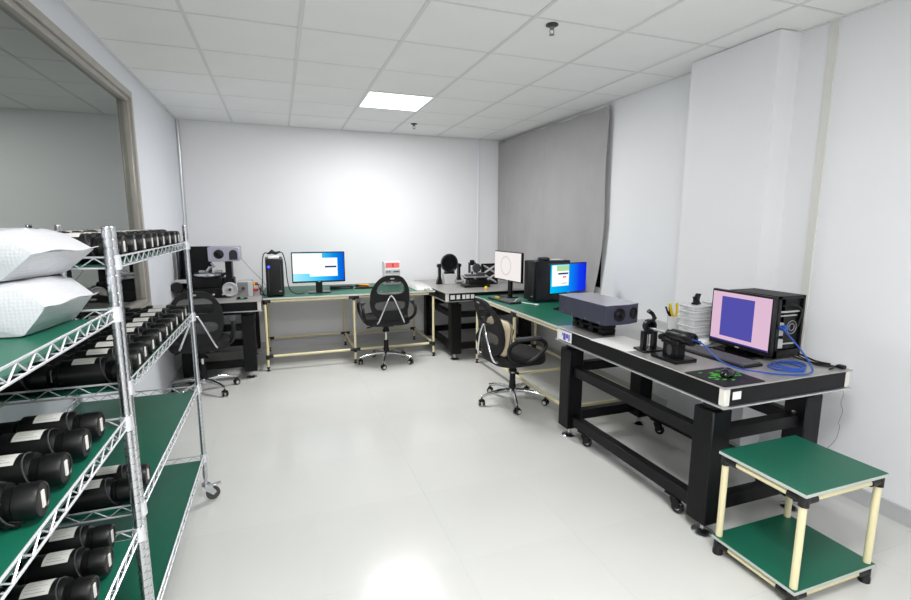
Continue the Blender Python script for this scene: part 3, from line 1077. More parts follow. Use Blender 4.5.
# back wall bench: tower with cables, monitor
tower('black tower computer with blue light on the back workbench', (-.055, 5.285, BH), .02, .172, .42, .385)
tt = T('cable_coil', 'bundle of black cables on top of the blue-lit tower', 'cables', (-.055, 5.3, BH+.385), 0)
P('white_base', MB().box(-.06, .05, -.0, .08, .0, .035, bev=.01), 'white', tt, label='white wrapped adapter')
cc = MB()
for k in range(4):
    cc.path(cr([(-.06+.01*k, .03, .055), (-.02, .01+.01*k, .08+.004*k), (.03, .03, .06), (.06, .05, .075), (.02, .06, .05+.006*k), (-.04, .05, .065)], 5, closed=True), .006, 6, closed=True)
P('coil', cc, 'black', tt)
P('hanging_lead', MB().path(cr([(-.05, .02, .06), (-.09, .02, .06), (-.112, .03, -.02), (-.12, .03, -.2), (-.13, .03, -.33), (-.10, .03, -.378)], 6), .005, 6), 'black', tt)
P('hanging_lead', MB().path(cr([(.05, .02, .065), (.085, .01, .06), (.11, .02, -.05), (.118, .03, -.2), (.14, .04, -.32), (.20, .08, -.376), (.29, .14, -.378)], 6), .005, 6), 'black', tt)
monitor('wide monitor with bright blue desktop on the back workbench', (.395, 5.47, BH), .02, .56, .332, .112,
        ('scr_desktop', [(0.0, .57, .27, .985, 'scr_white'), (.32, .87, .16, .82, 'scr_white'), (.62, .85, .47, .53, 'scr_navy')]))
kb = T('power_adapter', 'flat black device lying behind the back workbench monitor', 'device', (.66, 5.72, BH))
P('shell', MB().box(-.13, .13, -.05, .05, 0, .035, bev=.006), 'black', kb)
P('indicator_strip', MB().box(-.02, .09, -.0515, -.0495, .012, .016), 'mid_grey', kb)
P('lead', MB().path(cr([(.13, 0, .02), (.2, .02, .03), (.30, -.02, .02), (.26, -.06, .006), (.15, -.08, .005)], 6), .005, 6), 'black', kb)
sd = T('screwdriver', 'orange-handled screwdriver lying on the back workbench', 'tool', (.86, 5.76, BH), .08)
P('handle', MB().lathe([(0, 0), (.012, 0), (.019, .012), (.018, .05), (.015, .065), (.019, .08), (.018, .12), (.012, .135), (0, .135)], 12, TR((0, 0, .02), ry=PI/2)), 'orange', sd)
P('shaft', MB().cyl((0, 0, .02), (-.12, 0, .012), .005, 8), 'chrome_soft', sd)
P('ferrule', MB().cyl((-.03, 0, .02), (.002, 0, .02), .014, 10), 'black', sd)
ca = T('cable_coil', 'black cable loop beside the orange screwdriver', 'cables', (.90, 5.66, BH))
P('coil', MB().path(cr([(-.1, 0, .006), (0, .045, .006), (.12, .02, .006), (.1, -.04, .008), (0, -.05, .006)], 6, closed=True), .006, 6, closed=True), 'black', ca)
# parts boxes
for k, (lab, z, h, body, rows) in enumerate((('lower white parts box behind the office chair', 0, .20, 'white', 1), ('red-labelled white box on top of the parts box', .201, .085, 'white', 0))):
    t = T('parts_box', lab, 'box', (1.30, 5.93, BH+z), .03, 'boxes stacked on the back workbench')
    P('box_body', MB().box(-.10, .10, -.06, .07, 0, h, bev=.004), body, t)
    if rows:
        dm, hm = MB(), MB()
        for r in range(3):
            P('drawer', MB().box(-.095, .095, -.064, -.058, .008+r*.063, .066+r*.063, bev=.002), 'light_grey', t)
            for c in (-.07, -.04, .02, .045, .07):
                hm.box(c-.012, c+.012, -.0665, -.0635, .03+r*.063, .045+r*.063)
        P('drawer_contents', hm, 'dark_grey', t)
    else:
        P('red_label', MB().box(-.088, .085, -.0618, -.0595, .012, .072), 'red_label', t, smooth=False)
        P('label_print', MB().box(-.006, .012, -.0628, -.0616, .02, .064), 'red', t, smooth=False)
# plastic sheet at the junction of bench and corner table
pb = T('plastic_bag', 'crumpled clear plastic bag beside the corner optical table', 'bag', (1.543, 5.60, BH))
def bag(w, d, h, seed):
    b = bmesh.new()
    rnd = random.Random(seed)
    nx, ny = 14, 14
    g = []
    for i in range(nx+1):
        row = []
        for j in range(ny+1):
            u, v = i/nx*2-1, j/ny*2-1
            e = max(0, (1-u**4))*max(0, (1-v**4))
            row.append(b.verts.new((u*w, v*d, h*e**.5*(.75+.25*rnd.random())+.002)))
        g.append(row)
    for i in range(nx):
        for j in range(ny):
            b.faces.new((g[i][j], g[i+1][j], g[i+1][j+1], g[i][j+1]))
    low = [[b.verts.new((v.co.x, v.co.y, .001)) for v in row] for row in g]
    for i in range(nx):
        for j in range(ny):
            b.faces.new((low[i][j], low[i][j+1], low[i+1][j+1], low[i+1][j]))
    m = MB()
    m.merge(b)
    return m
P('bag_body', bag(.10, .34, .05, 2), 'plastic_bag', pb)
P('bag_neck', MB().path([(0, -.33, .012), (.01, -.37, .015), (.015, -.40, .012)], [.02, .012, .022], 8), 'plastic_bag', pb)

# ---------------------------------------------------------------- corner optical table equipment
CZ = .785
mm = T('mirror_mount', 'large round black mirror in a fork mount on the corner optical table', 'instrument', (1.965, 5.66, CZ))
mm.scale = (.9, .9, .96)
P('mirror_disc', MB().lathe([(0, -.03), (.105, -.03), (.118, -.022), (.118, .022), (.105, .03), (.098, .022), (0, .018)], 36, TR((0, 0, .265), rx=PI/2+.06)), 'black_gloss', mm)
P('mirror_rim', MB().path([(.117*math.cos(2*PI*k/36), -.02, .265+.117*math.sin(2*PI*k/36)) for k in range(36)], .006, 6, closed=True), 'dark_grey', mm)
for s in (-1, 1):
    ar = P('fork_arm', MB().prism([(s*.125, .26), (s*.155, .26), (s*.155, .10), (s*.185, 0), (s*.105, 0), (s*.125, .1)], -.03, .03, TR(rx=PI/2)), 'black_anod', mm)
    P('pivot_knob', MB().lathe([(0, 0), (.02, 0), (.02, .018), (0, .02)], 14, TR((s*.155, 0, .235), ry=s*PI/2)), 'black', ar)
P('base', MB().box(-.085, .085, -.06, .05, .0, .13, bev=.006), 'light_grey', mm, label='pale grey base block')
P('top_clamp', MB().box(-.07, .07, -.035, .035, .13, .16, bev=.004), 'black_anod', mm)

sm = T('stage_microscope', 'black stage instrument with metal plates on the corner optical table', 'instrument', (2.17, 5.30, CZ), -.1)
P('base', MB().box(-.16, .15, -.10, .10, 0, .035, bev=.004).box(-.10, .13, -.08, .08, .035, .09, bev=.004), 'black_anod', sm)
P('stage_plate', MB().box(-.15, .13, -.09, .09, .115, .128, bev=.003), 'mid_grey', sm)
P('slide_plate', MB().box(-.12, .10, -.06, .06, .128, .145, bev=.003).box(.02, .11, -.05, .05, .145, .165, bev=.003), 'dark_grey', sm)
P('micrometer', MB().cyl((-.16, -.05, .075), (-.235, -.05, .075), .014, 12).cyl((-.235, -.05, .075), (-.26, -.05, .075), .019, 12), 'chrome_soft', sm)
P('support_block', MB().box(-.13, -.04, -.06, .06, .09, .115, bev=.002).box(.03, .11, -.06, .06, .09, .115, bev=.002), 'black', sm)
cmv = T('camera_head', 'small upright camera with white body standing on the corner optical table', 'camera', (2.255, 5.62, CZ))
P('post', MB().cyl((0, 0, 0), (0, 0, .16), .012, 12).lathe([(0, 0), (.035, 0), (.035, .01), (0, .012)], 16), 'black_anod', cmv)
P('camera_body', MB().box(-.03, .03, -.03, .03, .15, .225, bev=.005), 'white_gloss', cmv)
P('lens', MB().lathe([(0, .225), (.026, .225), (.026, .25), (.03, .255), (.03, .285), (.024, .29), (0, .29)], 18), 'black', cmv)
P('side_plate', MB().box(-.042, -.03, -.028, .028, .13, .26, bev=.003).box(.03, .042, -.028, .028, .13, .26, bev=.003), 'black_anod', cmv)
lj = T('lattice_stand', 'dark cross-braced stand on the corner optical table, beside the white monitor', 'instrument', (2.42, 5.45, CZ), .0)
P('back_plate', MB().box(-.10, .10, .02, .035, 0, .25, bev=.003), 'dark_grey', lj)
br = MB()
for (a, b) in (((-.09, .02), (.09, .13)), ((-.09, .13), (.09, .02)), ((-.09, .13), (.09, .24)), ((-.09, .24), (.09, .13))):
    br.path([(a[0], 0, a[1]), (b[0], 0, b[1])], .012, 8)
P('brace', br, 'light_grey', lj)
P('frame', MB().box(-.105, -.085, -.01, .03, 0, .25).box(.085, .105, -.01, .03, 0, .25).box(-.1, .1, -.01, .03, 0, .02).box(-.1, .1, -.01, .03, .235, .255), 'black_anod', lj)
P('round_head', MB().lathe([(0, -.02), (.05, -.02), (.055, 0), (.05, .02), (0, .02)], 20, TR((-.165, .02, .205), rx=PI/2)).box(-.13, -.09, .0, .03, .19, .22), 'dark_grey', lj)
yk = T('yellow_knob', 'small bright yellow cap on the corner optical table edge', 'cap', (2.19, 5.03, CZ))
P('cap', MB().lathe([(0, 0), (.018, 0), (.021, .01), (.018, .028), (.008, .036), (0, .037)], 14), 'yellow', yk)
P('ring', MB().lathe([(.018, .002), (.0225, .002), (.0225, .008), (.018, .008)], 14), 'orange', yk)

# ---------------------------------------------------------------- right-hand workbench equipment
mwhite = monitor('monitor with plain white screen under the grey curtain', (2.285, 4.67, RH), -1.46, .53, .312, .17,
        ('scr_pale', []), bez=.008, chin=.012)
ringm = MB()
ringm.prism(circle(.105, 40, -.03, .33), -.0012, -.0008, TR(rx=PI/2) @ Matrix.Scale(-1, 4, (0, 0, 1)), holes=(circle(.088, 40, -.03, .33),))
scr_ = [c for c in mwhite.children if c.name.startswith('screen')][0]
ro = P('screen_ring', ringm, 'scr_ring', scr_, smooth=False)
ro.location = (0, 0, -(.17+.156))
tower('black tower computer between two monitors on the right workbench', (2.36, 4.30, RH), -PI/2+.06, .20, .40, .412, 'navy', led=False)
hs = T('headset_case', 'dark round pouch lying on top of the right workbench tower', 'pouch', (2.50, 4.30, RH+.4125), -.4)
P('pouch', MB().lathe([(0, 0), (.05, 0), (.062, .01), (.06, .024), (.045, .03), (0, .031)], 20), 'navy', hs)
P('zip', MB().path([(.062*math.cos(2*PI*k/20), .062*math.sin(2*PI*k/20), .015) for k in range(20)], .003, 5, closed=True), 'dark_grey', hs)
wl_ = T('white_paper', 'white sheet lying on top of the right workbench tower', 'paper', (2.63, 4.30, RH+.4125), .0)
P('sheet', MB().box(-.07, .08, -.04, .05, 0, .006), 'paper', wl_, smooth=False)
P('sheet_label', MB().box(-.05, .0, -.02, .02, .006, .0068), 'label_paper', wl_, smooth=False)
monitor('monitor with bright blue desktop next to the grey laser housing', (2.455, 3.78, RH), .22, .46, .275, .150,
        ('scr_desktop_b', [(.04, .5, .24, .97, 'scr_white'), (.16, .5, .76, .96, 'scr_green'), (.2, .48, .64, .70, 'scr_navy'), (.33, .42, .52, .58, 'scr_red'), (.30, .46, .32, .34, 'scr_navy')]), bez=.007, chin=.012)
kt = T('keyboard', 'black keyboard at the far edge of the right workbench', 'keyboard', (2.12, 4.40, RH), -PI/2+.12, 'computer keyboards')
P('tray', MB().box(-.21, .21, -.07, .07, 0, .016, bev=.004), 'black', kt)
def keys(w, d, nx, ny, z):
    m = MB()
    px, py = w/nx, d/ny
    for i in range(nx):
        for j in range(ny):
            if j == 0 and 4 <= i <= 8:
                if i == 4:
                    m.box(-w/2+i*px+.0015, -w/2+(i+5)*px-.0015, -d/2+j*py+.0015, -d/2+(j+1)*py-.0015, z, z+.006)
                continue
            m.box(-w/2+i*px+.0015, -w/2+(i+1)*px-.0015, -d/2+j*py+.0015, -d/2+(j+1)*py-.0015, z, z+.006)
    return m
P('keys', keys(.40, .125, 20, 6, .016), 'key_grey', kt, kind='stuff')
pc_ = T('circuit_board', 'small green circuit board lying on the far end of the right workbench', 'circuit board', (2.12, 4.50, RH+.0225), .3)
P('board', MB().box(-.05, .05, -.04, .04, 0, .003), 'pcb_green', pc_, smooth=False)
P('chip', MB().box(-.02, .015, -.015, .015, .003, .007).box(.025, .04, -.02, .0, .003, .010), 'black', pc_, smooth=False)
P('connector', MB().box(-.048, -.03, -.03, .03, .003, .012), 'yellow', pc_, smooth=False)
cb = T('cable', 'white cable curling below the white-screen monitor', 'cable', (2.20, 4.27, RH))
P('lead', MB().path(cr([(.08, .1, .02), (.0, .02, .03), (-.06, -.05, .02), (-.12, -.02, .01), (-.08, .06, .008), (.04, -.06, .006), (.1, -.2, .006)], 6), .004, 6), 'white', cb)
P('plug', MB().box(.085, .115, -.235, -.195, .001, .014, bev=.003), 'white', cb)

# ---------------------------------------------------------------- equipment on the large optical table
Z = BT
ls = T('laser_housing', 'long grey instrument housing with two round apertures on a black rail', 'instrument', (2.003, 2.71, Z))
LX, LY0, LY1, LZ0, LZ1 = .135, -.262, .265, .098, .222
P('housing', MB().prism([(-LX, LY1), (-LX, LY0), (.035, LY0-.0), (LX, LY0+.03), (LX, LY1)], LZ0, LZ1), 'laser_grey', ls)
P('lid', MB().prism([(-LX-.003, LY1+.003), (-LX-.003, LY0-.003), (.037, LY0-.003), (LX+.003, LY0+.028), (LX+.003, LY1+.003)], LZ1, LZ1+.004), 'lid_reflect_tint', ls, label='satin lid with painted pale reflection')
a1 = P('aperture', MB().lathe([(0, -.004), (.036, -.004), (.042, 0), (.042, .004), (.034, .004), (.028, 0), (0, 0)], 26, TR((-.03, LY0-.001, .162), rx=PI/2)), 'black', ls)
P('aperture_lens', MB().lathe([(0, .001), (.024, .001), (.022, .003), (0, .005)], 22, TR((-.03, LY0-.001, .162), rx=PI/2)), 'black_gloss', a1)
ang = math.atan2(.03, LX-.035)
a2 = P('aperture', MB().lathe([(0, -.004), (.034, -.004), (.037, 0), (.037, .005), (.030, .005), (.028, 0), (0, 0)], 26, TR((.087, LY0+.0145, .165), rx=PI/2, rz=ang)), 'black', ls)
P('aperture_lens', MB().lathe([(0, .001), (.02, .001), (.018, .004), (0, .006)], 22, TR((.085, LY0+.0135, .165), rx=PI/2, rz=ang)), 'black_anod', a2)
scw = MB()
for y in (-.2, -.05, .1, .22):
    scw.lathe([(0, 0), (.005, 0), (.004, .003), (0, .003)], 8, TR((-LX, y, LZ0+.012), ry=-PI/2))
P('screw', scw, 'chrome_soft', ls)
rl = P('mount_rail', MB().box(-.05, .05, -.13, .22, .0, .012, bev=.002), 'black_anod', ls)
blk = MB()
for y in (-.11, .0, .11, .19):
    blk.box(-.05, .05, y-.025, y+.028, .012, .04, bev=.003)
    blk.box(-.056, .056, y-.018, y+.018, .045, .075, bev=.003)
blk.box(-.046, .046, -.13, .21, .036, .05).box(-.046, .046, -.13, .21, .074, .098)
P('mount_clamp', blk, 'black_anod', rl)
P('rear_connector', MB().cyl((-.09, LY1, .14), (-.09, LY1+.05, .14), .016, 12), 'black', ls)

pp = T('paper_sheet', 'white paper sheet lying on the optical table by the instrument housing', 'paper', (1.955, 2.37, Z), .06)
P('sheet', MB().prism(rrect(.27, .32, .01, 2), 0, .0015), 'paper', pp)
P('corner_fold', MB().prism([(.135, .15), (.08, .15), (.135, .09)], .0016, .0025), 'white', pp)

def post_mount():
    t = T('optic_mount', 'black post mount with lens ring and clamp arm on the optical table', 'instrument', (1.975, 2.185, Z), -.1)
    P('base', MB().box(-.055, .075, -.045, .045, 0, .012, bev=.002), 'black_anod', t)
    P('upright', MB().box(-.040, -.018, -.014, .014, .012, .10, bev=.002).box(.018, .040, -.014, .014, .012, .10, bev=.002).box(-.040, .040, -.014, .014, .090, .106, bev=.002), 'black_anod', t)
    P('slot_screw', MB().cyl((.0, .004, .012), (.0, .004, .09), .003, 8), 'chrome_soft', t)
    P('lens_ring', MB().lathe([(.022, -.011), (.034, -.011), (.034, .011), (.022, .011), (.020, .0), (.022, -.011)], 24, TR((.0, 0, .133), rx=PI/2)), 'black_anod', t)
    t.scale = (1.15, 1.15, 1.1)
    P('clamp_arm', MB().path([(.012, 0, .155), (.026, 0, .172), (.012, 0, .196), (-.012, 0, .212)], [.010, .011, .010, .012], 8), 'black', t)
    return t
post_mount()
cl = T('collimator', 'black collimator tube on a slotted block, blue fibre at its end', 'instrument', (2.00, 2.02, Z), 0)
P('base', MB().box(-.10, .045, -.12, .06, 0, .020, bev=.002), 'black_anod', cl)
P('pedestal', MB().box(-.060, .0, -.082, .018, .02, .108, bev=.003).box(-.066, .006, -.092, .030, .088, .115, bev=.004), 'black_anod', cl)
P('slot', MB().prism(rrect(.034, .058, .016, 6), 0, .002, TR((-.0605, -.032, .056), ry=-PI/2) @ Matrix.Rotation(PI/2, 4, 'Z')), 'dark_grey', cl)
P('barrel', MB().lathe([(0, -.118), (.021, -.118), (.023, -.125), (.033, -.125), (.035, -.12), (.035, -.075), (.032, -.07), (.032, .012), (.022, .016), (.022, .045), (0, .045)], 26, TR((-.03, -.03, .135), rx=-PI/2)), 'black_anod', cl)
P('side_knob', MB().cyl((-.03, .04, .122), (-.03, .075, .105), .012, 10).cyl((-.045, .06, .105), (-.012, .06, .105), .014, 12), 'black', cl)
P('snout', MB().cyl((-.03, .03, .137), (-.035, .155, .137), .009, 12), 'chrome_soft', cl, label='shiny steel snout')

# cup with pliers
cp = T('tool_cup', 'clear plastic cup near the pillar on the optical table', 'cup', (2.52, 2.56, Z))
P('cup_wall', MB().lathe([(0, 0), (.038, 0), (.046, .10), (.048, .102), (.044, .10), (.036, .004), (0, .004)], 24), 'plastic_clear', cp)
P('cup_rim', MB().path([(.047*math.cos(2*PI*k/24), .047*math.sin(2*PI*k/24), .101) for k in range(24)], .002, 5, closed=True), 'white_gloss', cp)
pz = T('pliers', 'yellow-handled pliers standing in the clear cup', 'pliers', (2.52, 2.56, Z))
for s in (-1, 1):
    P('handle', MB().path([(s*.004, .0, .085), (s*.024-.004, 0, .125), (s*.030-.016, 0, .19)], [.006, .0095, .009], 8), 'yellow', pz)
P('jaws', MB().path([(0, 0, .09), (.003, 0, .05), (.006, 0, .012)], [.011, .008, .003], 8), 'chrome_soft', pz)
sc = T('side_cutter', 'black-handled cutter standing in the clear cup', 'pliers', (2.52, 2.56, Z))
for s in (-1, 1):
    P('handle', MB().path([(-.012, .02, .09), (-.030+s*.008, .02, .12), (-.045+s*.016, .02, .165)], [.005, .007, .006], 8), 'black', sc)
P('jaws', MB().path([(-.012, .018, .09), (-.008, .012, .05), (-.008, .01, .012)], [.009, .007, .003], 8), 'chrome_soft', sc)

# stacks of clear plastic part boxes
def clear_box(label, loc, rz, w, d, h, content):
    t = T('part_box', label, 'box', loc, rz, 'clear plastic part boxes on the optical table')
    P('tray', MB().box(-w/2+.004, w/2-.004, -d/2+.004, d/2-.004, 0, h*.70, bev=.004), 'plastic_clear', t)
    P('lid', MB().box(-w/2-.003, w/2+.003, -d/2-.003, d/2+.003, h*.71, h, bev=.003), 'plastic_clear', t)
    P('latch', MB().box(-w/2-.006, -w/2-.002, -.014, .014, h*.45, h*.9, bev=.001), 'light_grey', t)
    if content:
        m = MB()
        for k in range(content):
            x = -w*.3+k*w*.6/max(1, content-1) if content > 1 else w*.1
            m.box(x-.014, x+.014, -d*.3, d*.1, .004, h*.55)
        P('contents', m, 'dark_grey', t)
zz = Z
names = ['lowest', 'second', 'third', 'fourth', 'topmost']
for k, (h, c) in enumerate(((.058, 1), (.045, 0), (.045, 1), (.045, 0), (.035, 0))):
    clear_box('%s clear box of the left stack behind the collimator' % names[k], (2.43+J(.004), 2.30+J(.004), zz), .05*J(1)-.02, .15, .13, h-.0005, c)
    zz += h
topz = zz
zz = Z
for k, (h, c) in enumerate(((.06, 0), (.05, 2), (.05, 0), (.05, 0), (.03, 1))):
    clear_box('%s clear box of the stack beside the pink-screen monitor' % names[k], (2.60+J(.004), 2.28+J(.004), zz), .05*J(1), .15, .14, h-.0005, c)
    zz += h
bk = T('black_bracket', 'small black bracket on top of the clear box stack', 'bracket', (2.43, 2.30, topz), .4)
P('bracket_base', MB().box(-.028, .028, -.02, .02, 0, .012, bev=.003), 'black', bk)
P('bracket_hook', MB().prism([(-.022, .012), (.022, .012), (.014, .03), (.034, .062), (.02, .066), (-.004, .046), (-.03, .05), (-.016, .03)], -.014, .014, TR(rx=PI/2)), 'black', bk)

# pink screen monitor + open PC
monitor('monitor with dark blue square on pink screen on the optical table', (2.395, 1.955, Z), -PI/2-.03, .395, .318, .032,
        ('scr_pink', [(.17, .735, .11, .915, 'scr_indigo'), (0, 1, 0, .03, 'scr_strip')]), bez=.011, chin=.024)
oc = T('open_computer', 'open-sided black computer case with cards behind the pink-screen monitor', 'computer', (2.567, 1.80, Z), .0, 'black desktop computer towers')
w, d, h = .20, .30, .345
P('case_shell', MB().box(-w/2, w/2, 0, d, h-.004, h, bev=.001).box(-w/2, w/2, 0, d, .008, .02).box(-w/2, -w/2+.003, 0, d, .02, h-.004).box(w/2-.003, w/2, 0, d, .02, h-.004).box(-w/2, w/2, d-.003, d, .02, h-.004), 'black', oc)
P('rear_frame', MB().box(-w/2, -w/2+.022, -.004, .003, .008, h).box(w/2-.014, w/2, -.004, .003, .008, h).box(-w/2, w/2, -.004, .003, h-.016, h).box(-w/2, w/2, -.004, .003, .008, .05), 'black', oc)
P('rear_panel', MB().box(-w/2+.07, w/2-.014, .012, .016, .05, h-.016), 'black', oc)
P('port_block', MB().box(-w/2+.024, -w/2+.062, -.002, .03, .06, .11, bev=.002).box(-w/2+.024, -w/2+.058, -.002, .03, .13, .20, bev=.002), 'light_grey', oc, label='pale metal port block')
for (b_, c_, d_) in ((.03, .255, .262), (.05, .235, .24), (.04, .08, .085)):
    P('card_slot', MB().box(-w/2+.024, w/2-b_, -.001, .012, c_, d_), 'light_grey', oc)
P('blue_plug', MB().box(-w/2+.026, -w/2+.058, -.03, .0, .165, .19, bev=.003), 'blue_cable', oc, label='blue video plug')
P('internal_cable', MB().path(cr([(-.06, .005, .29), (-.02, -.012, .30), (.04, -.012, .285), (.075, -.006, .25), (.07, .004, .17)], 6), .006, 6), 'black', oc)
P('fan_grille', MB().path(cr([(.03+.036*math.cos(a), .008, .17+.036*math.sin(a)) for a in [2*PI*k/12 for k in range(12)]], 2, closed=True), .003, 5, closed=True).path([(.03+.02*math.cos(2*PI*k/12), .008, .17+.02*math.sin(2*PI*k/12)) for k in range(12)], .003, 5, closed=True), 'mid_grey', oc)
P('inner_drive', MB().box(-w/2+.01, w/2-.02, .08, .25, .03, .16), 'dark_grey', oc)
# keyboard, mat, mouse
kb2 = T('keyboard', 'black keyboard in front of the pink-screen monitor', 'keyboard', (2.235, 1.945, Z), -PI/2+.03, 'computer keyboards')
P('tray', MB().box(-.215, .215, -.072, .072, 0, .014, bev=.004), 'black', kb2)
P('keys', keys(.41, .128, 20, 6, .014), 'key_grey', kb2, kind='stuff')
mp = T('mouse_mat', 'black mouse mat with green print at the table corner', 'mouse mat', (1.968, 1.665, Z))
P('mat', MB().prism(rrect(.255, .235, .012, 4), 0, .003), 'black', mp)
gp = MB()
rnd = random.Random(4)
for k in range(46):
    a = rnd.uniform(0, 2*PI)
    r = abs(rnd.gauss(0, .035))
    x, y = .02+r*math.cos(a)*1.5, .01+r*math.sin(a)*.8
    x, y = max(-.11, min(.11, x)), max(-.08, min(.08, y))
    pts = [(x+rnd.uniform(.008, .018)*math.cos(b), y+rnd.uniform(.004, .010)*math.sin(b)) for b in [2*PI*q/6 for q in range(6)]]
    gp.prism(pts, .0031, .0034+.00002*k)
P('print', gp, 'green_print', mp, label='bright green mottled print')
ms = T('mouse', 'glossy black computer mouse on the green-printed mat', 'mouse', (1.995, 1.672, Z+.0035), -PI/2+.5)
def mouse_body():
    b = bmesh.new()
    n = 20
    rings = []
    for (z, s) in ((0, .96), (.006, 1.0), (.016, .96), (.026, .80), (.033, .52), (.036, .2)):
        rings.append([b.verts.new((.031*s*math.cos(2*PI*k/n), .054*s*math.sin(2*PI*k/n)-.004*(1-s), z)) for k in range(n)])
    for A, B in zip(rings, rings[1:]):
        for k in range(n):
            b.faces.new((A[k], A[(k+1) % n], B[(k+1) % n], B[k]))
    b.faces.new(list(reversed(rings[0])))
    b.faces.new(rings[-1])
    m = MB()
    m.merge(b)
    return m
P('shell', mouse_body(), 'black_gloss', ms)
P('scroll_wheel', MB().lathe([(0, -.004), (.009, -.004), (.009, .004), (0, .004)], 12, TR((0, .03, .023), ry=PI/2)), 'mid_grey', ms)
# power strip / adapter
pw = T('power_adapter', 'white power adapter between clear boxes and monitor', 'adapter', (2.40, 2.19, Z), .3)
P('shell', MB().box(-.06, .06, -.03, .03, 0, .032, bev=.008, seg=2), 'white', pw)
P('lead', MB().path(cr([(-.06, 0, .016), (-.12, .02, .02), (-.13, -.04, .01), (-.03, -.09, .006), (.1, -.10, .006)], 6), .004, 6), 'black', pw)
P('plug', MB().box(-.085, -.055, -.012, .012, .008, .03, bev=.003), 'black', pw)
# blue fibre cable: from collimator tube across table, coiled, to the computer
bf = T('fibre_cable', 'blue fibre cable running from the collimator and coiled on the table', 'cable', (0, 0, 0))
p0 = (1.97, 1.872, .935)
run = cr([p0, (1.985, 1.82, .925), (2.03, 1.755, .855), (2.09, 1.70, .822), (2.16, 1.655, .812), (2.24, 1.60, .806), (2.33, 1.555, .806), (2.42, 1.56, .81), (2.455, 1.60, .84), (2.47, 1.66, .89), (2.475, 1.72, .94), (2.475, 1.765, .975)], 8)
P('fibre', MB().path(run, .0042, 8), 'blue_cable', bf)
for k in range(3):
    pts = []
    for q in range(24):
        a = 2*PI*q/24
        pts.append((2.385+(.085-.005*k)*math.cos(a)+.006*k, 1.665+(.075-.006*k)*math.sin(a)-.004*k, Z+.006+.0082*k+.003*math.sin(a*2+k)))
    P('coil_loop', MB().path(pts, .0042, 6, closed=True), 'blue_cable', bf)
P('connector', MB().cyl((2.475, 1.76, .972), (2.477, 1.79, .98), .008, 10), 'blue_cable', bf)
# black cables at the table end
bc = T('cable_tangle', 'tangle of black leads behind the open computer', 'cables', (2.56, 1.68, Z))
P('lead', MB().path(cr([(-.02, .08, .03), (.02, .02, .012), (.06, -.06, .006), (.09, -.10, .006)], 6), .005, 6), 'black', bc)
P('lead', MB().path(cr([(.03, .09, .03), (.05, .03, .008), (.02, -.04, .006), (.06, -.09, .008), (.0, -.11, .006)], 6), .004, 6), 'black', bc)
P('lead', MB().path(cr([(.06, .09, .03), (.08, .01, .008), (.10, -.05, .006)], 6), .005, 6), 'black', bc)
P('plug', MB().box(.075, .105, -.125, -.09, .001, .018, bev=.003), 'black', bc)
ew = T('thin_wire', 'thin curly wire hanging from the near end of the optical table', 'wire', (2.70, 1.62, Z))
P('wire', MB().path(cr([(-.03, -.05, -.10), (.0, -.045, -.14), (-.01, -.045, -.19), (.02, -.04, -.24), (.0, -.04, -.30), (.03, -.03, -.33), (.01, -.03, -.40), (-.05, -.02, -.46), (-.09, -.01, -.52)], 6), .0014, 5), 'mid_grey', ew)
P('wire_tip', MB().cyl((-.03, -.05, -.095), (-.03, -.05, -.11), .003, 6), 'pipe', ew)

# ---------------------------------------------------------------- microscope / laser station, back left corner
MZ = .785
ms_ = T('microscope_station', 'black optical station with turntable and hand wheel on the left corner table', 'instrument', (-.60, 5.45, MZ))
P('back_plate', MB().box(-.33, -.065, .12, .16, 0, .50, bev=.004), 'black_paint', ms_)
P('side_plate', MB().box(-.355, -.33, -.02, .16, 0, .50, bev=.004), 'navy', ms_)
P('body', MB().box(-.30, .12, -.16, .14, .0, .10, bev=.006).box(-.27, .05, -.13, .12, .10, .21, bev=.006), 'black_anod', ms_)
P('column', MB().box(.08, .14, -.08, .10, .09, .36, bev=.006).box(.05, .16, -.10, .06, .09, .19, bev=.008), 'black_paint', ms_)
tn = P('turntable', MB().lathe([(0, .212), (.14, .212), (.15, .222), (.15, .240), (.135, .248), (.06, .250), (.0, .250)], 32, TR((-.07, -.04, 0))), 'chrome_soft', ms_, label='silver turntable plate')
P('clamp', MB().path([(-.10, -.06, .25), (-.06, -.06, .30), (-.02, -.05, .305), (-.05, -.05, .34)], [.014, .016, .014, .010], 8).box(-.16, -.10, -.09, -.05, .25, .272, bev=.004).box(-.02, .05, -.1, -.04, .25, .27, bev=.004), 'chrome_soft', tn)
hw = P('hand_wheel', MB().lathe([(0, -.012), (.066, -.012), (.072, -.006), (.072, .006), (.064, .012), (.058, .004), (.03, .002), (.026, .012), (0, .014)], 30, TR((.12, -.185, .085), rx=PI/2)), 'light_grey', ms_)
P('wheel_hub', MB().lathe([(0, 0), (.016, 0), (.014, .02), (0, .02)], 16, TR((.12, -.19, .085), rx=PI/2)), 'dark_grey', hw)
P('spool', MB().lathe([(0, -.02), (.05, -.02), (.056, 0), (.05, .02), (0, .02)], 18, TR((-.34, -.20, .12), rx=PI/2)), 'black', ms_)
P('pale_slide', MB().box(-.36, -.22, -.19, -.10, .16, .19, bev=.004).box(-.25, -.225, -.16, -.12, .19, .23, bev=.003), 'light_grey', ms_)
P('knob', MB().lathe([(0, 0), (.012, 0), (.012, .02), (0, .022)], 12, TR((.055, -.17, .04), rx=PI/2)).lathe([(0, 0), (.012, 0), (.012, .02), (0, .022)], 12, TR((-.03, -.17, .04), rx=PI/2)), 'chrome_soft', ms_)
lh = T('laser_box', 'pale grey box with two round black openings atop the left station', 'instrument', (-.49, 5.47, MZ+.3605))
P('housing', MB().box(-.17, .115, -.17, .13, 0, .142, bev=.006), 'laser_pale', lh)
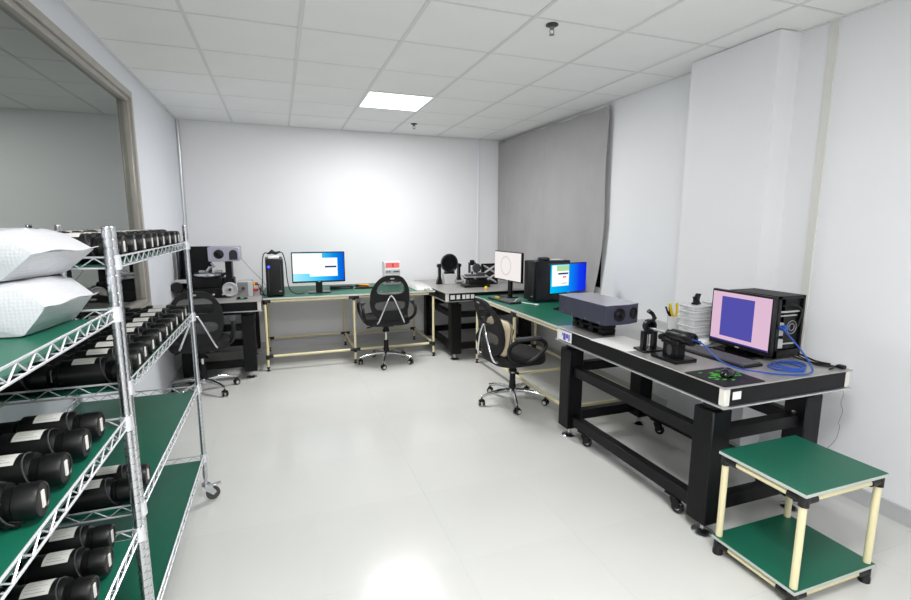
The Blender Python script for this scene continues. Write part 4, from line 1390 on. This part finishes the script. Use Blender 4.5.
o1 = P('opening', MB().lathe([(0, -.002), (.046, -.002), (.046, .004), (.038, .004), (.036, .001), (0, .001)], 26, TR((-.072, -.171, .072), rx=PI/2)), 'black', lh)
P('opening_glass', MB().lathe([(0, .0015), (.034, .0015), (0, .004)], 24, TR((-.072, -.171, .072), rx=PI/2)), 'black_gloss', o1)
P('arched_window', MB().prism([(.02+.0, .015)]+[(.058+.038*math.cos(PI-PI*k/10), .075+.038*math.sin(PI-PI*k/10)) for k in range(11)]+[(.096, .015)], 0, .003, TR((0, -.1705, 0), rx=PI/2)), 'navy', lh)
P('lead', MB().path(cr([(.115, .0, .02), (.2, .02, -.1), (.3, .05, -.22), (.36, .05, -.32)], 6), .0025, 5), 'mid_grey', lh)
cbx = T('control_box', 'grey control box with red and yellow sockets beside the hand wheel', 'control box', (-.345, 5.33, MZ))
P('case', MB().box(-.07, .075, -.03, .14, .0, .155, bev=.004), 'light_grey', cbx)
P('face_plate', MB().box(-.065, .03, -.034, -.029, .008, .147, bev=.002), 'mid_grey', cbx)
P('dial', MB().lathe([(0, 0), (.018, 0), (.016, .014), (0, .014)], 16, TR((-.015, -.034, .085), rx=PI/2)), 'dark_grey', cbx)
P('red_socket', MB().cyl((.075, .0, .125), (.12, -.01, .125), .017, 12).cyl((.075, .0, .06), (.115, -.01, .06), .014, 12), 'red', cbx)
P('yellow_socket', MB().cyl((.085, -.002, .125), (.097, -.004, .125), .0185, 12), 'yellow', cbx)
lcb = MB()
for k in range(3):
    lcb.path(cr([(.115, -.01, .125-.06*(k % 2)), (.15, -.02, .10-.02*k), (.14, -.04, .03+.02*k), (.16+.01*k, -.03, .006)], 6), .004, 6)
P('lead', lcb, 'black', cbx)
gb = T('green_board', 'small green circuit board on the left corner table edge', 'circuit board', (-.36, 5.14, MZ), .1)
P('board', MB().box(-.06, .06, -.04, .04, 0, .004), 'pcb_green', gb, smooth=False)
P('component', MB().box(-.05, -.02, -.02, .02, .004, .022, bev=.002).box(.01, .04, -.03, .0, .004, .016, bev=.002), 'black', gb)
P('terminal', MB().box(.042, .056, -.03, .03, .004, .014), 'chrome_soft', gb, smooth=False)
